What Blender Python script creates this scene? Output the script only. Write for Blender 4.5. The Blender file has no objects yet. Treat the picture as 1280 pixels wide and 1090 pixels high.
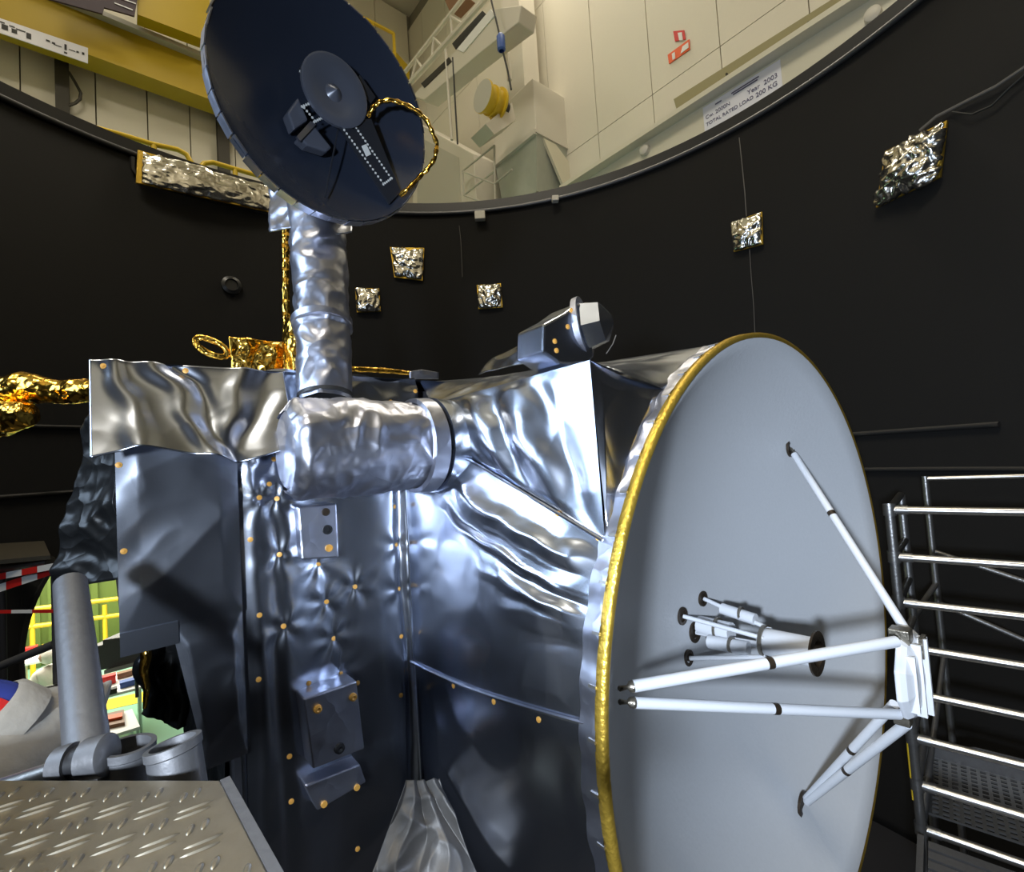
import bpy, math, random
from mathutils import Vector, Matrix, noise
from mathutils.bvhtree import BVHTree

# ------------------------------------------------------------------ camera
Z0 = 4.0                                   # eye height above the chamber floor
FPX, PITCH, ROLL = 603.2, 0.0464, -0.0648  # focal length in px of a 1280x1090 frame
scene = bpy.context.scene
_f = Vector((0, math.cos(PITCH), math.sin(PITCH)))
_u0 = Vector((0, -math.sin(PITCH), math.cos(PITCH)))
_x0 = Vector((1, 0, 0))
CR = _x0 * math.cos(ROLL) + _u0 * math.sin(ROLL)
CU = -_x0 * math.sin(ROLL) + _u0 * math.cos(ROLL)
CAM = Vector((0, 0, Z0))
cd = bpy.data.cameras.new('camera')
cd.sensor_fit = 'HORIZONTAL'
cd.sensor_width = 36.0
cd.lens = 36.0 * FPX / 1280.0
cd.clip_start = 0.02
cd.clip_end = 200
cam = bpy.data.objects.new('camera', cd)
scene.collection.objects.link(cam)
m3 = Matrix((CR, CU, -_f)).transposed()
cam.matrix_world = Matrix.Translation(CAM) @ m3.to_4x4()
scene.camera = cam

# ------------------------------------------------------------------ light
scene.view_settings.view_transform = 'Standard'
scene.view_settings.look = 'None'
scene.view_settings.gamma = 1.0
scene.view_settings.exposure = 0.0
scene.view_settings.use_curve_mapping = False
world = bpy.data.worlds.new('world')
scene.world = world
world.use_nodes = True
world.node_tree.nodes['Background'].inputs[0].default_value = (1.0, 0.93, 0.8, 1)
world.node_tree.nodes['Background'].inputs[1].default_value = 0.10


def area(name, loc, target, size, power, col, size_y=None, spread=180):
    l = bpy.data.lights.new(name, 'AREA')
    l.energy = power
    l.color = col
    l.size = size
    if size_y:
        l.shape = 'RECTANGLE'
        l.size_y = size_y
    l.spread = math.radians(spread)
    o = bpy.data.objects.new(name, l)
    scene.collection.objects.link(o)
    o.location = loc
    o.rotation_euler = (Vector(target) - Vector(loc)).to_track_quat('-Z', 'Y').to_euler()
    return o


# work lamp behind the photographer's left shoulder, unseen side light added for the foil highlights, hall luminaires, lab luminaire
area('work_lamp_light', (-0.55, -0.80, Z0 + 0.03), (1.4, 2.2, Z0 - 0.45), 0.16, 80, (0.74, 0.85, 1.0), spread=125)
area('added_side_light', (-2.95, 0.25, Z0 + 1.35), (0.0, 1.6, Z0 + 0.0), 1.3, 60, (0.60, 0.77, 1.0), 1.7)
for hx, hy, pw in ((-6.0, 7.0, 150), (-2.5, -2.5, 950), (2.0, 9.0, 420)):
    area('hall_luminaire_light', (hx, hy, Z0 + 13.5), (hx, hy, 0), 5.0, pw, (1.0, 0.91, 0.74), 2.0)
area('lab_luminaire_light', (-9.5, 9.5, Z0 - 0.2), (-9.5, 9.5, 0), 4.0, 720, (1.0, 0.95, 0.82), 4.0)

# ------------------------------------------------------------------ frames of reference
ND = Vector((0.64597, -0.76336, 0))       # spacecraft / hall axis pointing to the right and to the camera
DD = Vector((0.76336, 0.64597, 0))        # the other axis, to the right and away
ZZ = Vector((0, 0, 1))
HC = Vector((1.1428, 2.0505, -0.8159))    # centre of the big dish rim, from the eye
CHX, CHY, CHR, RIMZ = -0.53, 2.68, 4.75, 3.9


def ray(px, py):
    return CR * ((px - 640) / FPX) + CU * ((545 - py) / FPX) + _f


def onpl(px, py, p, nn):
    r = ray(px, py)
    return CAM + r * (p.dot(nn) / r.dot(nn))


def on_n(px, py, N): return onpl(px, py, ND * N, ND)
def on_d(px, py, D): return onpl(px, py, DD * D, DD)
def on_a(px, py, a): return onpl(px, py, HC + ND * a, ND)
def on_z(px, py, z): return onpl(px, py, Vector((0, 0, z)), ZZ)


def at(px, py, Y):
    r = ray(px, py)
    return CAM + r * (Y / r.y)


def on_cyl(px, py, R=CHR):
    r = ray(px, py)
    A = r.x * r.x + r.y * r.y
    B = -2 * (r.x * CHX + r.y * CHY)
    C = CHX * CHX + CHY * CHY - R * R
    return CAM + r * ((-B + math.sqrt(B * B - 4 * A * C)) / 2 / A)


def S(a, b, c): return CAM + HC + ND * a + DD * b + ZZ * c
def NDZ(n_, d_, z): return CAM + ND * n_ + DD * d_ + ZZ * z
def cyl(ang, z, R=CHR):
    t = math.radians(ang)
    return Vector((CHX + R * math.sin(t), CHY + R * math.cos(t), Z0 + z))


# ------------------------------------------------------------------ materials
MATS = {}


def mat(name, col, rough=0.5, metal=0.0, bump=0.0, bscale=20.0, var=0.0, kind='noise', spec=0.5, emit=None, bdist=0.02, stretch=None):
    m = bpy.data.materials.new(name)
    m.use_nodes = True
    nt = m.node_tree
    b = nt.nodes['Principled BSDF']
    b.inputs['Base Color'].default_value = (*col, 1)
    b.inputs['Roughness'].default_value = rough
    b.inputs['Metallic'].default_value = metal
    b.inputs['Specular IOR Level'].default_value = spec
    tc = nt.nodes.new('ShaderNodeTexCoord')
    vec = tc.outputs['Object']
    if stretch:
        mp = nt.nodes.new('ShaderNodeMapping')
        mp.inputs['Scale'].default_value = stretch
        nt.links.new(vec, mp.inputs['Vector'])
        vec = mp.outputs['Vector']
    nz = nt.nodes.new('ShaderNodeTexNoise')
    nz.inputs['Scale'].default_value = bscale
    nz.inputs['Detail'].default_value = 4
    nt.links.new(vec, nz.inputs['Vector'])
    if var:
        mx = nt.nodes.new('ShaderNodeMix')
        mx.data_type = 'RGBA'
        mx.inputs['A'].default_value = (*[max(0, c * (1 - var)) for c in col], 1)
        mx.inputs['B'].default_value = (*[min(1, c * (1 + var)) for c in col], 1)
        nt.links.new(nz.outputs['Fac'], mx.inputs['Factor'])
        nt.links.new(mx.outputs['Result'], b.inputs['Base Color'])
    if bump:
        bp = nt.nodes.new('ShaderNodeBump')
        bp.inputs['Strength'].default_value = bump
        bp.inputs['Distance'].default_value = bdist
        if kind == 'foil':
            vo = nt.nodes.new('ShaderNodeTexVoronoi')
            vo.inputs['Scale'].default_value = bscale * 0.7
            ns = nt.nodes.new('ShaderNodeTexNoise')
            ns.inputs['Scale'].default_value = bscale * 0.6
            ns.inputs['Detail'].default_value = 2
            ma = nt.nodes.new('ShaderNodeVectorMath')
            ma.operation = 'MULTIPLY_ADD'
            ma.inputs[1].default_value = (0.12, 0.12, 0.12)
            nt.links.new(vec, ns.inputs['Vector'])
            nt.links.new(ns.outputs['Color'], ma.inputs[0])
            nt.links.new(vec, ma.inputs[2])
            nt.links.new(ma.outputs[0], vo.inputs['Vector'])
            nt.links.new(vo.outputs['Distance'], bp.inputs['Height'])
        elif kind == 'ribs':
            wv = nt.nodes.new('ShaderNodeTexWave')
            wv.bands_direction = 'X'
            wv.inputs['Scale'].default_value = bscale
            wv.inputs['Distortion'].default_value = 0.0
            uv = nt.nodes.new('ShaderNodeTexCoord')
            nt.links.new(uv.outputs['UV'], wv.inputs['Vector'])
            nt.links.new(wv.outputs['Fac'], bp.inputs['Height'])
        else:
            nt.links.new(nz.outputs['Fac'], bp.inputs['Height'])
        nt.links.new(bp.outputs['Normal'], b.inputs['Normal'])
    if emit:
        b.inputs['Emission Color'].default_value = (*col, 1)
        b.inputs['Emission Strength'].default_value = emit
    MATS[name] = m
    return m


mat('foil', (0.50, 0.54, 0.63), 0.24, 1.0, 0.06, 9, kind='foil', bdist=0.02)
mat('foil_tape', (0.55, 0.57, 0.67), 0.36, 1.0, 0.35, 13, kind='foil', bdist=0.02)
mat('foil_crinkled', (0.86, 0.83, 0.76), 0.2, 1.0, 0.45, 11, kind='foil', bdist=0.03)
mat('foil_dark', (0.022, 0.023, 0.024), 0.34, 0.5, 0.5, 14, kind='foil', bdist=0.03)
mat('foil_gold', (0.95, 0.56, 0.09), 0.18, 1.0, 0.6, 20, kind='foil', bdist=0.03)
mat('gold_tape', (0.72, 0.47, 0.07), 0.35, 0.8, 0.3, 60)
mat('kapton', (0.70, 0.36, 0.07), 0.45, 0.2)
mat('drape', (0.11, 0.105, 0.10), 0.5, 0.5, 0.2, 12)
mat('dish_white', (0.60, 0.62, 0.65), 0.55, 0, 0.05, 60, var=0.03)
mat('strut_white', (0.70, 0.72, 0.76), 0.4)
mat('fitting', (0.30, 0.27, 0.22), 0.35, 0.9, 0.2, 80)
mat('bronze', (0.05, 0.035, 0.022), 0.4, 0.5, 0.2, 80)
mat('black', (0.006, 0.006, 0.007), 0.5)
mat('core', (0.02, 0.02, 0.024), 0.6)
mat('navy', (0.020, 0.026, 0.042), 0.20, 0.0, 0.04, 20, spec=0.6)
mat('navy_arm', (0.014, 0.017, 0.024), 0.45)
mat('sub_navy', (0.085, 0.095, 0.125), 0.3, 0.2)
mat('dot', (0.65, 0.67, 0.66), 0.5)
mat('shroud', (0.016, 0.0152, 0.0148), 0.62, 0, 0.6, 190, kind='ribs', spec=0.35, bdist=0.01)
mat('shroud_plain', (0.020, 0.019, 0.019), 0.5)
mat('rim_black', (0.02, 0.02, 0.022), 0.35)
mat('rim_pipe', (0.10, 0.10, 0.105), 0.35, 0.6)
mat('alu', (0.50, 0.485, 0.46), 0.32, 0.95, 0.05, 40, var=0.06)
mat('steel', (0.36, 0.36, 0.36), 0.36, 0.9, 0.1, 60, var=0.12)
mat('galv', (0.13, 0.13, 0.135), 0.5, 0.6, 0.08, 50, var=0.15)
mat('plate', (0.30, 0.265, 0.20), 0.34, 0.9, 0.05, 30, var=0.15)
mat('dark_metal', (0.06, 0.06, 0.06), 0.4, 0.7)
mat('cream', (0.72, 0.68, 0.57), 0.6, 0, 0.02, 30, var=0.02)
mat('cream_beam', (0.70, 0.66, 0.52), 0.3)
mat('hall_grey', (0.50, 0.48, 0.41), 0.5)
mat('machine', (0.66, 0.62, 0.53), 0.5)
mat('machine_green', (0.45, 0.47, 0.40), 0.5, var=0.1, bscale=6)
mat('seam', (0.25, 0.23, 0.18), 0.8)
mat('yellow', (0.45, 0.31, 0.004), 0.45)
mat('yellow_rail', (0.75, 0.52, 0.03), 0.4)
mat('olive', (0.30, 0.27, 0.13), 0.6)
mat('column', (0.045, 0.04, 0.03), 0.6)
mat('sign_white', (0.78, 0.78, 0.84), 0.5)
mat('ink', (0.10, 0.09, 0.16), 0.6)
mat('ink_black', (0.02, 0.02, 0.02), 0.6)
mat('banner', (0.025, 0.008, 0.018), 0.5)
mat('orange', (0.85, 0.12, 0.02), 0.5)
mat('red', (0.65, 0.02, 0.015), 0.5)
mat('white', (0.8, 0.8, 0.78), 0.5)
mat('blue', (0.05, 0.12, 0.42), 0.45)
mat('cable', (0.02, 0.02, 0.02), 0.5)
mat('wire', (0.14, 0.13, 0.12), 0.5)
mat('lab_floor', (0.22, 0.45, 0.32), 0.3)
mat('lab_wall', (0.10, 0.15, 0.03), 0.5)
mat('brown', (0.22, 0.11, 0.05), 0.5)
mat('coverall', (0.85, 0.80, 0.72), 0.8, 0, 0.4, 30)
mat('coat', (0.36, 0.33, 0.28), 0.9, 0, 0.25, 25, var=0.12)
mat('shirt', (0.03, 0.05, 0.30), 0.7)
mat('skin', (0.55, 0.33, 0.24), 0.5)
mat('hair', (0.05, 0.03, 0.02), 0.6)
mat('glass_grey', (0.3, 0.33, 0.36), 0.1, 0.5)

# ------------------------------------------------------------------ mesh helpers
ORG = {}


class G:
    def __init__(s): s.v = []; s.f = []; s.uv = None

    def add(s, v, f):
        o = len(s.v)
        s.v += [Vector(p) for p in v]
        s.f += [tuple(i + o for i in q) for q in f]
        return s

    def box(s, c, ax, ay, az):
        """box centred on c, half axes ax, ay, az"""
        c = Vector(c)
        v = [c + ax * i + ay * j + az * k for i in (-1, 1) for j in (-1, 1) for k in (-1, 1)]
        return s.add(v, [(0, 1, 3, 2), (4, 6, 7, 5), (0, 4, 5, 1), (2, 3, 7, 6), (0, 2, 6, 4), (1, 5, 7, 3)])

    def prism(s, pts, vec):
        n = len(pts)
        v = list(pts) + [Vector(p) + vec for p in pts]
        return s.add(v, [tuple(range(n))[::-1], tuple(range(n, 2 * n))] + [(i, (i + 1) % n, (i + 1) % n + n, i + n) for i in range(n)])

    def tube(s, pts, r, seg=10, cap=True):
        pts = [Vector(p) for p in pts]
        rs = r if isinstance(r, (list, tuple)) else [r] * len(pts)
        ref = None
        rings = []
        for i, p in enumerate(pts):
            t = (pts[min(i + 1, len(pts) - 1)] - pts[max(i - 1, 0)]).normalized()
            if ref is None:
                ref = t.orthogonal().normalized()
            ref = (ref - t * ref.dot(t)).normalized()
            w = t.cross(ref)
            rings.append([p + (ref * math.cos(k * 2 * math.pi / seg) + w * math.sin(k * 2 * math.pi / seg)) * rs[i] for k in range(seg)])
        v = [q for r_ in rings for q in r_]
        f = [(i * seg + k, i * seg + (k + 1) % seg, (i + 1) * seg + (k + 1) % seg, (i + 1) * seg + k) for i in range(len(pts) - 1) for k in range(seg)]
        if cap:
            f += [tuple(range(seg))[::-1], tuple((len(pts) - 1) * seg + k for k in range(seg))]
        return s.add(v, f)

    def lathe(s, o, ax, prof, seg=24, ref=None, a0=0, a1=2 * math.pi):
        """prof: list of (distance along ax, radius)"""
        ax = Vector(ax).normalized()
        r0 = ref if ref else ax.orthogonal()
        r0 = (r0 - ax * r0.dot(ax)).normalized()
        w = ax.cross(r0)
        full = abs(a1 - a0 - 2 * math.pi) < 1e-6
        n = seg if full else seg + 1
        v = []
        for (h, r) in prof:
            for k in range(n):
                t = a0 + (a1 - a0) * k / seg
                v.append(Vector(o) + ax * h + (r0 * math.cos(t) + w * math.sin(t)) * max(r, 1e-5))
        f = []
        for i in range(len(prof) - 1):
            for k in range(seg):
                k2 = (k + 1) % n
                f.append((i * n + k, i * n + k2, (i + 1) * n + k2, (i + 1) * n + k))
        return s.add(v, f)

    def build(s, name, m, parent=None, smooth=False, bevel=0.0):
        lo = Vector((min(p.x for p in s.v), min(p.y for p in s.v), min(p.z for p in s.v)))
        hi = Vector((max(p.x for p in s.v), max(p.y for p in s.v), max(p.z for p in s.v)))
        c = Vector(((lo.x + hi.x) / 2, (lo.y + hi.y) / 2, lo.z))
        me = bpy.data.meshes.new(name)
        me.from_pydata([tuple(p - c) for p in s.v], [], s.f)
        if s.uv:
            ul = me.uv_layers.new()
            for li, lp in enumerate(me.loops):
                ul.data[li].uv = s.uv[lp.vertex_index]
        me.validate()
        import bmesh
        bm = bmesh.new()
        bm.from_mesh(me)
        bmesh.ops.recalc_face_normals(bm, faces=bm.faces)
        bm.to_mesh(me)
        bm.free()
        if smooth:
            me.polygons.foreach_set('use_smooth', [True] * len(me.polygons))
            if smooth != 'all':
                me.set_sharp_from_angle(angle=math.radians(smooth if smooth is not True else 50))
        me.materials.append(MATS[m])
        o = bpy.data.objects.new(name, me)
        scene.collection.objects.link(o)
        place(o, c, parent)
        if bevel:
            bv = o.modifiers.new('bevel', 'BEVEL')
            bv.width = bevel
            bv.segments = 2
            bv.limit_method = 'ANGLE'
        return o


def place(o, c, parent):
    ORG[o.name] = Vector(c)
    if parent:
        o.parent = parent
        o.location = Vector(c) - ORG[parent.name]
    else:
        o.location = c


def thing(name, loc, label, cat, group=None):
    o = bpy.data.objects.new(name, None)
    o.empty_display_size = 0.1
    scene.collection.objects.link(o)
    place(o, loc, None)
    return tag(o, label, cat, group)


def tag(o, label, cat, group=None, kind=None):
    o['label'] = label
    o['category'] = cat
    if group: o['group'] = group
    if kind: o['kind'] = kind
    return o


def struct(o, label=None, cat=None):
    o['kind'] = 'structure'
    if label: o['label'] = label
    if cat: o['category'] = cat
    return o


def lerp(a, b, t): return a + (b - a) * t


def crum(p, s, seed):
    q = p * s + Vector((seed * 3.1, seed * 1.7, -seed * 2.3))
    w = Vector((noise.noise(q * 0.7), noise.noise(q * 0.7 + Vector((9, 0, 0))), noise.noise(q * 0.7 + Vector((0, 9, 0))))) * 0.6
    r1 = 1 - 2.4 * abs(noise.noise(q + w))
    r2 = 1 - 2.4 * abs(noise.noise((q + w) * 2.1 + Vector((5, 5, 5))))
    return 0.55 * noise.noise(q * 0.5) + 0.55 * r1 + 0.20 * r2


PATCH = []


def foil(name, fn, nu, nv, amp, seed, scale, m, parent, fade=8, fold=None, pins=(), stretch=None, thick=0.0):
    """a sheet over fn(u, v) with folds pressed into the mesh itself"""
    pos = [[fn(i / nu, j / nv) for j in range(nv + 1)] for i in range(nu + 1)]
    g = G()
    uvs = []
    for i in range(nu + 1):
        for j in range(nv + 1):
            p = pos[i][j]
            du = pos[min(i + 1, nu)][j] - pos[max(i - 1, 0)][j]
            dv = pos[i][min(j + 1, nv)] - pos[i][max(j - 1, 0)]
            n = du.cross(dv)
            if n.length < 1e-9:
                n = Vector((0, -1, 0))
            n.normalize()
            if n.dot(CAM - p) < 0: n = -n
            u, v = i / nu, j / nv
            e = min(1.0, fade * min(u, 1 - u, v, 1 - v)) if fade else 1.0
            q = p
            if stretch:
                q = Vector((u * stretch[0], v * stretch[1], seed))
                h = crum(q, 1.0, seed)
            else:
                h = crum(q, scale, seed)
            h *= amp
            if fold: h += fold(u, v)
            for pp in pins:
                dl = (p - pp)
                r = dl.length
                if r < 0.25:
                    th = math.atan2(dl.z, dl.dot(du.normalized()) if du.length else dl.x)
                    h += -0.004 * math.exp(-(r / 0.02) ** 2) + 0.0022 * math.sin(5 * th + seed) * math.exp(-((r - 0.045) / 0.05) ** 2)
            g.v.append(p + n * h * e)
            uvs.append((u, v))
    W = nv + 1
    g.f = [(i * W + j, (i + 1) * W + j, (i + 1) * W + j + 1, i * W + j + 1) for i in range(nu) for j in range(nv)]
    g.uv = uvs
    PATCH.append(BVHTree.FromPolygons([tuple(v) for v in g.v], g.f))
    o = g.build(name, m, parent, smooth='all')
    if thick:
        so = o.modifiers.new('thickness', 'SOLIDIFY')
        so.thickness = thick
        so.offset = 0
    return o


def bil(p00, p10, p11, p01):
    return lambda u, v: (p00 * (1 - u) + p10 * u) * (1 - v) + (p01 * (1 - u) + p11 * u) * v


def hit(px, py, trees=None):
    r = ray(px, py).normalized()
    best = None
    for t in (trees or PATCH):
        h = t.ray_cast(CAM, r, 30)
        if h[0] and (best is None or h[3] < best[3]): best = h
    return best


BUTTON = None


def button(px, py, parent, rad=0.0085, trees=None):
    global BUTTON
    h = hit(px, py, trees)
    if not h: return
    n = h[1]
    if n.dot(CAM - h[0]) < 0: n = -n
    if BUTTON is None:
        g = G().lathe(Vector((0, 0, 0)), ZZ, [(0, 0.0085), (0.003, 0.0085), (0.0035, 0.004), (0.0055, 0.0035), (0.0058, 0)], 10)
        me = bpy.data.meshes.new('button')
        me.from_pydata([tuple(p) for p in g.v], [], g.f)
        me.materials.append(MATS['kapton'])
        BUTTON = me
    o = bpy.data.objects.new('button', BUTTON)
    scene.collection.objects.link(o)
    o.rotation_euler = n.to_track_quat('Z', 'Y').to_euler()
    o.scale = (rad / 0.0085,) * 3
    place(o, h[0] - n * 0.001, parent)


def text(name, body, loc, right, up, size, m, parent, ext=0.002):
    c = bpy.data.curves.new(name, 'FONT')
    c.body = body
    c.size = size
    c.extrude = ext
    o = bpy.data.objects.new(name, c)
    scene.collection.objects.link(o)
    nrm = right.cross(up).normalized()
    bpy.context.view_layer.update()
    me = bpy.data.meshes.new_from_object(o.evaluated_get(bpy.context.evaluated_depsgraph_get()))
    bpy.data.objects.remove(o)
    me.materials.clear()
    me.materials.append(MATS[m])
    r = right.normalized()
    rot = Matrix((r, nrm.cross(r), nrm)).transposed()
    me.transform(rot.to_4x4())
    o = bpy.data.objects.new(name, me)
    scene.collection.objects.link(o)
    place(o, loc, parent)
    return o


# ================================================================== SETTING: the chamber
DOOR_ANG, DOOR_Z, DOOR_R = -45.3, -1.65, 1.6
g = G(); uvs = []
NA, zs = 360, [RIMZ - i * 0.1 for i in range(80)] + [-Z0]
for a in range(NA + 1):
    for z in zs:
        ang = -180 + a * 360 / NA
        # pull the vertices next to the round doorway onto its edge
        x = math.radians(ang - DOOR_ANG) * CHR
        y = z - DOOR_Z
        r = math.hypot(x, y)
        if abs(r - DOOR_R) < 0.065:
            x, y = x * DOOR_R / r, y * DOOR_R / r
        g.v.append(cyl(DOOR_ANG + math.degrees(x / CHR), DOOR_Z + y)); uvs.append((a / NA * 10, (z + 4) / 3))
W = len(zs)
for a in range(NA):
    for k in range(W - 1):
        q = (a * W + k, (a + 1) * W + k, (a + 1) * W + k + 1, a * W + k + 1)
        cx = sum(math.radians(-180 + (i // W) * 360 / NA - DOOR_ANG) * CHR for i in q) / 4
        cz = sum(zs[i % W] for i in q) / 4 - DOOR_Z
        if math.hypot(cx, cz) > DOOR_R: g.f.append(q)
g.uv = uvs
wall = struct(g.build('wall_chamber', 'shroud', smooth='all'), 'black ribbed round wall of the test chamber', 'wall')
# door collar (tunnel through the chamber shell)
g = G(); n = 72; rings = []
for k in range(n):
    t = 2 * math.pi * k / n
    x, y = DOOR_R * math.cos(t), DOOR_R * math.sin(t)
    for R_, s_ in ((CHR - 0.02, 1.0), (CHR + 0.5, 1.0), (CHR + 0.5, 1.12), (CHR - 0.02, 1.02)):
        g.v.append(cyl(DOOR_ANG + math.degrees(x * s_ / CHR), DOOR_Z + y * s_, R_))
for k in range(n):
    for j in range(4):
        g.f.append((k * 4 + j, ((k + 1) % n) * 4 + j, ((k + 1) % n) * 4 + (j + 1) % 4, k * 4 + (j + 1) % 4))
g.build('door_collar', 'shroud_plain', wall, smooth=40)
# chamber floor
g = G().lathe(Vector((CHX, CHY, -0.05)), ZZ, [(0, 0), (0, CHR + 0.1), (0.05, CHR + 0.1), (0.05, 0)], 64)
struct(g.build('floor', 'core'), 'dark chamber floor far below the spacecraft', 'floor')


def ringpath(z, R, a0=-180, a1=180, n=120): return [cyl(lerp(a0, a1, k / n), z, R) for k in range(n + 1)]


# rim: black flange with a grey pipe below
g = G().lathe(Vector((CHX, CHY, Z0 + RIMZ + 0.03)), ZZ, [(0, CHR - 0.02), (0.0, CHR + 0.22), (0.14, CHR + 0.22), (0.14, CHR - 0.02), (0, CHR - 0.02)], 160)
struct(g.build('trim_1', 'rim_black', smooth=40), 'black flange round the open top of the chamber', 'rim')
struct(G().tube(ringpath(RIMZ, CHR - 0.03), 0.03, 8).build('trim_2', 'rim_pipe', smooth=60), 'thin grey pipe running round the chamber rim', 'pipe')
for k, (z, r) in enumerate(((0.02, 0.025), (-0.35, 0.022), (0.63, 0.02), (-0.05, 0.02))):
    a0, a1 = ((40, 74) if k == 0 else (40, 100)) if k < 2 else (-100, -40)
    struct(G().tube(ringpath(z, CHR - 0.02, a0, a1, 40), r, 6).build('trim_%d' % (k + 3), 'shroud_plain', smooth=60),
           ['upper thin dark joint on the black wall right of the white dish', 'lower thin dark joint on the black wall right of the white dish',
            'upper thin dark joint on the black wall below the gold arm', 'lower thin dark joint on the black wall below the gold arm'][k], 'wall joint')

# ================================================================== SETTING: the hall above the rim
DW, NW = 8.0, -13.4
HALL_TOP, HALL_LOW = 15.0, 2.0
wr = struct(G().box(NDZ(-4.0, DW + 0.25, (HALL_TOP + HALL_LOW) / 2), ND * 12, DD * 0.15, ZZ * (HALL_TOP - HALL_LOW) / 2).build('wall_right', 'seam'), 'cream panelled hall wall above the rim at right', 'wall')
zrow = [HALL_LOW, 6.65, 10.55, 14.45]
ncols = [-13.2 + 1.31 * k + 0.0 for k in range(-1, 16)]
off = (-4.73 + 13.2) % 1.31
ncols = [x + off for x in ncols]
for i in range(len(ncols) - 1):
    for j in range(3):
        n0, n1 = ncols[i] + 0.008, ncols[i + 1] - 0.008
        if n1 > 4.5 or n1 < NW: continue
        G().box(NDZ((n0 + n1) / 2, DW + 0.05, (zrow[j] + zrow[j + 1]) / 2), ND * (n1 - n0) / 2, DD * 0.05, ZZ * ((zrow[j + 1] - zrow[j]) / 2 - 0.008)).build('panel', 'cream', wr)
wl = struct(G().box(NDZ(NW - 0.25, -0.5, (HALL_TOP + HALL_LOW) / 2), DD * 8.9, ND * 0.15, ZZ * (HALL_TOP - HALL_LOW) / 2).build('wall_left', 'seam'), 'cream panelled hall wall above the rim at left', 'wall')
dcol = [-7.4, -6.3, -5.25, -4.2, -3.15, -2.2, -1.17, 0.0, 0.91, 1.74, 2.7, 3.7, 4.7, 5.7, 6.8, 7.95]
for i in range(len(dcol) - 1):
    d0, d1 = dcol[i] + 0.012, dcol[i + 1] - 0.012
    G().box(NDZ(NW - 0.05, (d0 + d1) / 2, 8.5), DD * (d1 - d0) / 2, ND * 0.05, ZZ * 6.4).build('panel', 'cream', wl)
for nm_, c_, h1, h2, lb in (('wall_front', NDZ(7.0, -1.0, (HALL_TOP + HALL_LOW) / 2), ND * 0.1, DD * 9.2, 'cream hall wall behind the photographer'),
                            ('wall_side', NDZ(-3.3, -10.0, (HALL_TOP + HALL_LOW) / 2), ND * 10.2, DD * 0.1, 'cream hall wall to the photographer\'s left')):
    struct(G().box(c_, h1, h2, ZZ * (HALL_TOP - HALL_LOW) / 2).build(nm_, 'cream'), lb, 'wall')
struct(G().box(NDZ(-3.3, -1.0, HALL_TOP + 0.1), ND * 10.6, DD * 9.4, ZZ * 0.1).build('ceiling', 'cream'), 'high cream ceiling of the hall', 'ceiling')

# ================================================================== SPACECRAFT
sc = thing('spacecraft', S(-1.3, -0.3, -1.62), 'silver foil wrapped spacecraft with a large white dish and a dark blue dish', 'spacecraft')
# core structure behind the blankets
g = G()
g.box(S(-1.50, -0.45, -0.61), ND * 0.50, DD * 1.45, ZZ * 0.99)
g.box(S(-1.50, -0.55, 0.76), ND * 0.50, DD * 1.62, ZZ * 0.37)
body = g.build('body', 'core', sc)
g = G().lathe(S(-0.08, 0, 0), -ND, [(0, 1.15), (0.9, 1.1)], 40)
g.build('adapter_ring', 'core', sc)

PA = -0.98
# --- dark front blanket
pins = [on_a(x, y, PA) for x, y in ((308, 570), (342, 574), (324, 622), (346, 623), (349, 693), (398, 705), (444, 733), (408, 752), (499, 736), (496, 681), (355, 783), (417, 798), (427, 841))]
def fdark(u, v): return S(PA + 0.012 * math.sin(u * 9), lerp(-1.88, -1.26, u), lerp(-1.6, 0.95, v))
def fold_dark(u, v):
    h = 0.0
    for u0, a, w in ((0.10, 0.005, 0.03), (0.95, -0.03, 0.03), (0.985, 0.03, 0.02), (0.19, -0.009, 0.04)):
        x = (u - u0 - 0.012 * math.sin(v * 17 + u0 * 30)) / w
        h += a * math.exp(-x * x)
    return h * 0.6
P_dark = foil('front_blanket', fdark, 110, 200, 0.0035, 3, 4.0, 'foil', sc, fade=0, fold=fold_dark, pins=pins)
t_dark = [PATCH[-1]]
# --- left blanket (below the flap) and the pale flap over it
def fleft(u, v):
    return S(PA + 0.035, lerp(-2.175, -1.87, u), lerp(0.385, 1.0, v))
P_left = foil('side_blanket', fleft, 60, 80, 0.009, 11, 2.6, 'foil', sc, fade=6)
t_left = [PATCH[-1]]
def flow(u, v): return S(PA + 0.03, lerp(lerp(-1.98, -2.06, v), -1.87, u), lerp(-0.06, 0.40, v))
P_low = foil('lower_blanket', flow, 30, 60, 0.012, 12, 3.5, 'foil', sc, fade=6)
G().prism([S(PA + 0.036, -2.175, 0.40), S(PA + 0.036, -2.04, 0.40), S(PA + 0.036, -2.04, 0.335), S(PA + 0.036, -2.175, 0.335)], ND * 0.004).build('blanket_hem', 'foil', P_left)
def fflap(u, v):
    out = 0.13 * (1 - v) ** 1.2
    return S(PA + 0.05 + out, lerp(-2.225, -1.72, u), lerp(0.885 + 0.02 * math.sin(u * 7), 1.165, v))
def fold_flap(u, v):
    h = 0
    for u0, sl, a, w in ((0.12, 0.25, 0.022, 0.05), (0.30, 0.45, 0.020, 0.06), (0.42, 0.5, -0.018, 0.05), (0.75, -0.4, 0.022, 0.07), (0.95, -0.6, -0.02, 0.07)):
        x = (u + 0.09 * noise.noise(Vector((u * 3, v * 2.5, 3.0))) - u0 - sl * (1 - v) * 0.45) / w
        h += 0.6 * a * math.exp(-x * x)
    return h
P_flap = foil('top_flap', fflap, 90, 60, 0.006, 21, 3.0, 'foil', sc, fade=0, fold=fold_flap, thick=0.003)
t_flap = [PATCH[-1]]
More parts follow.
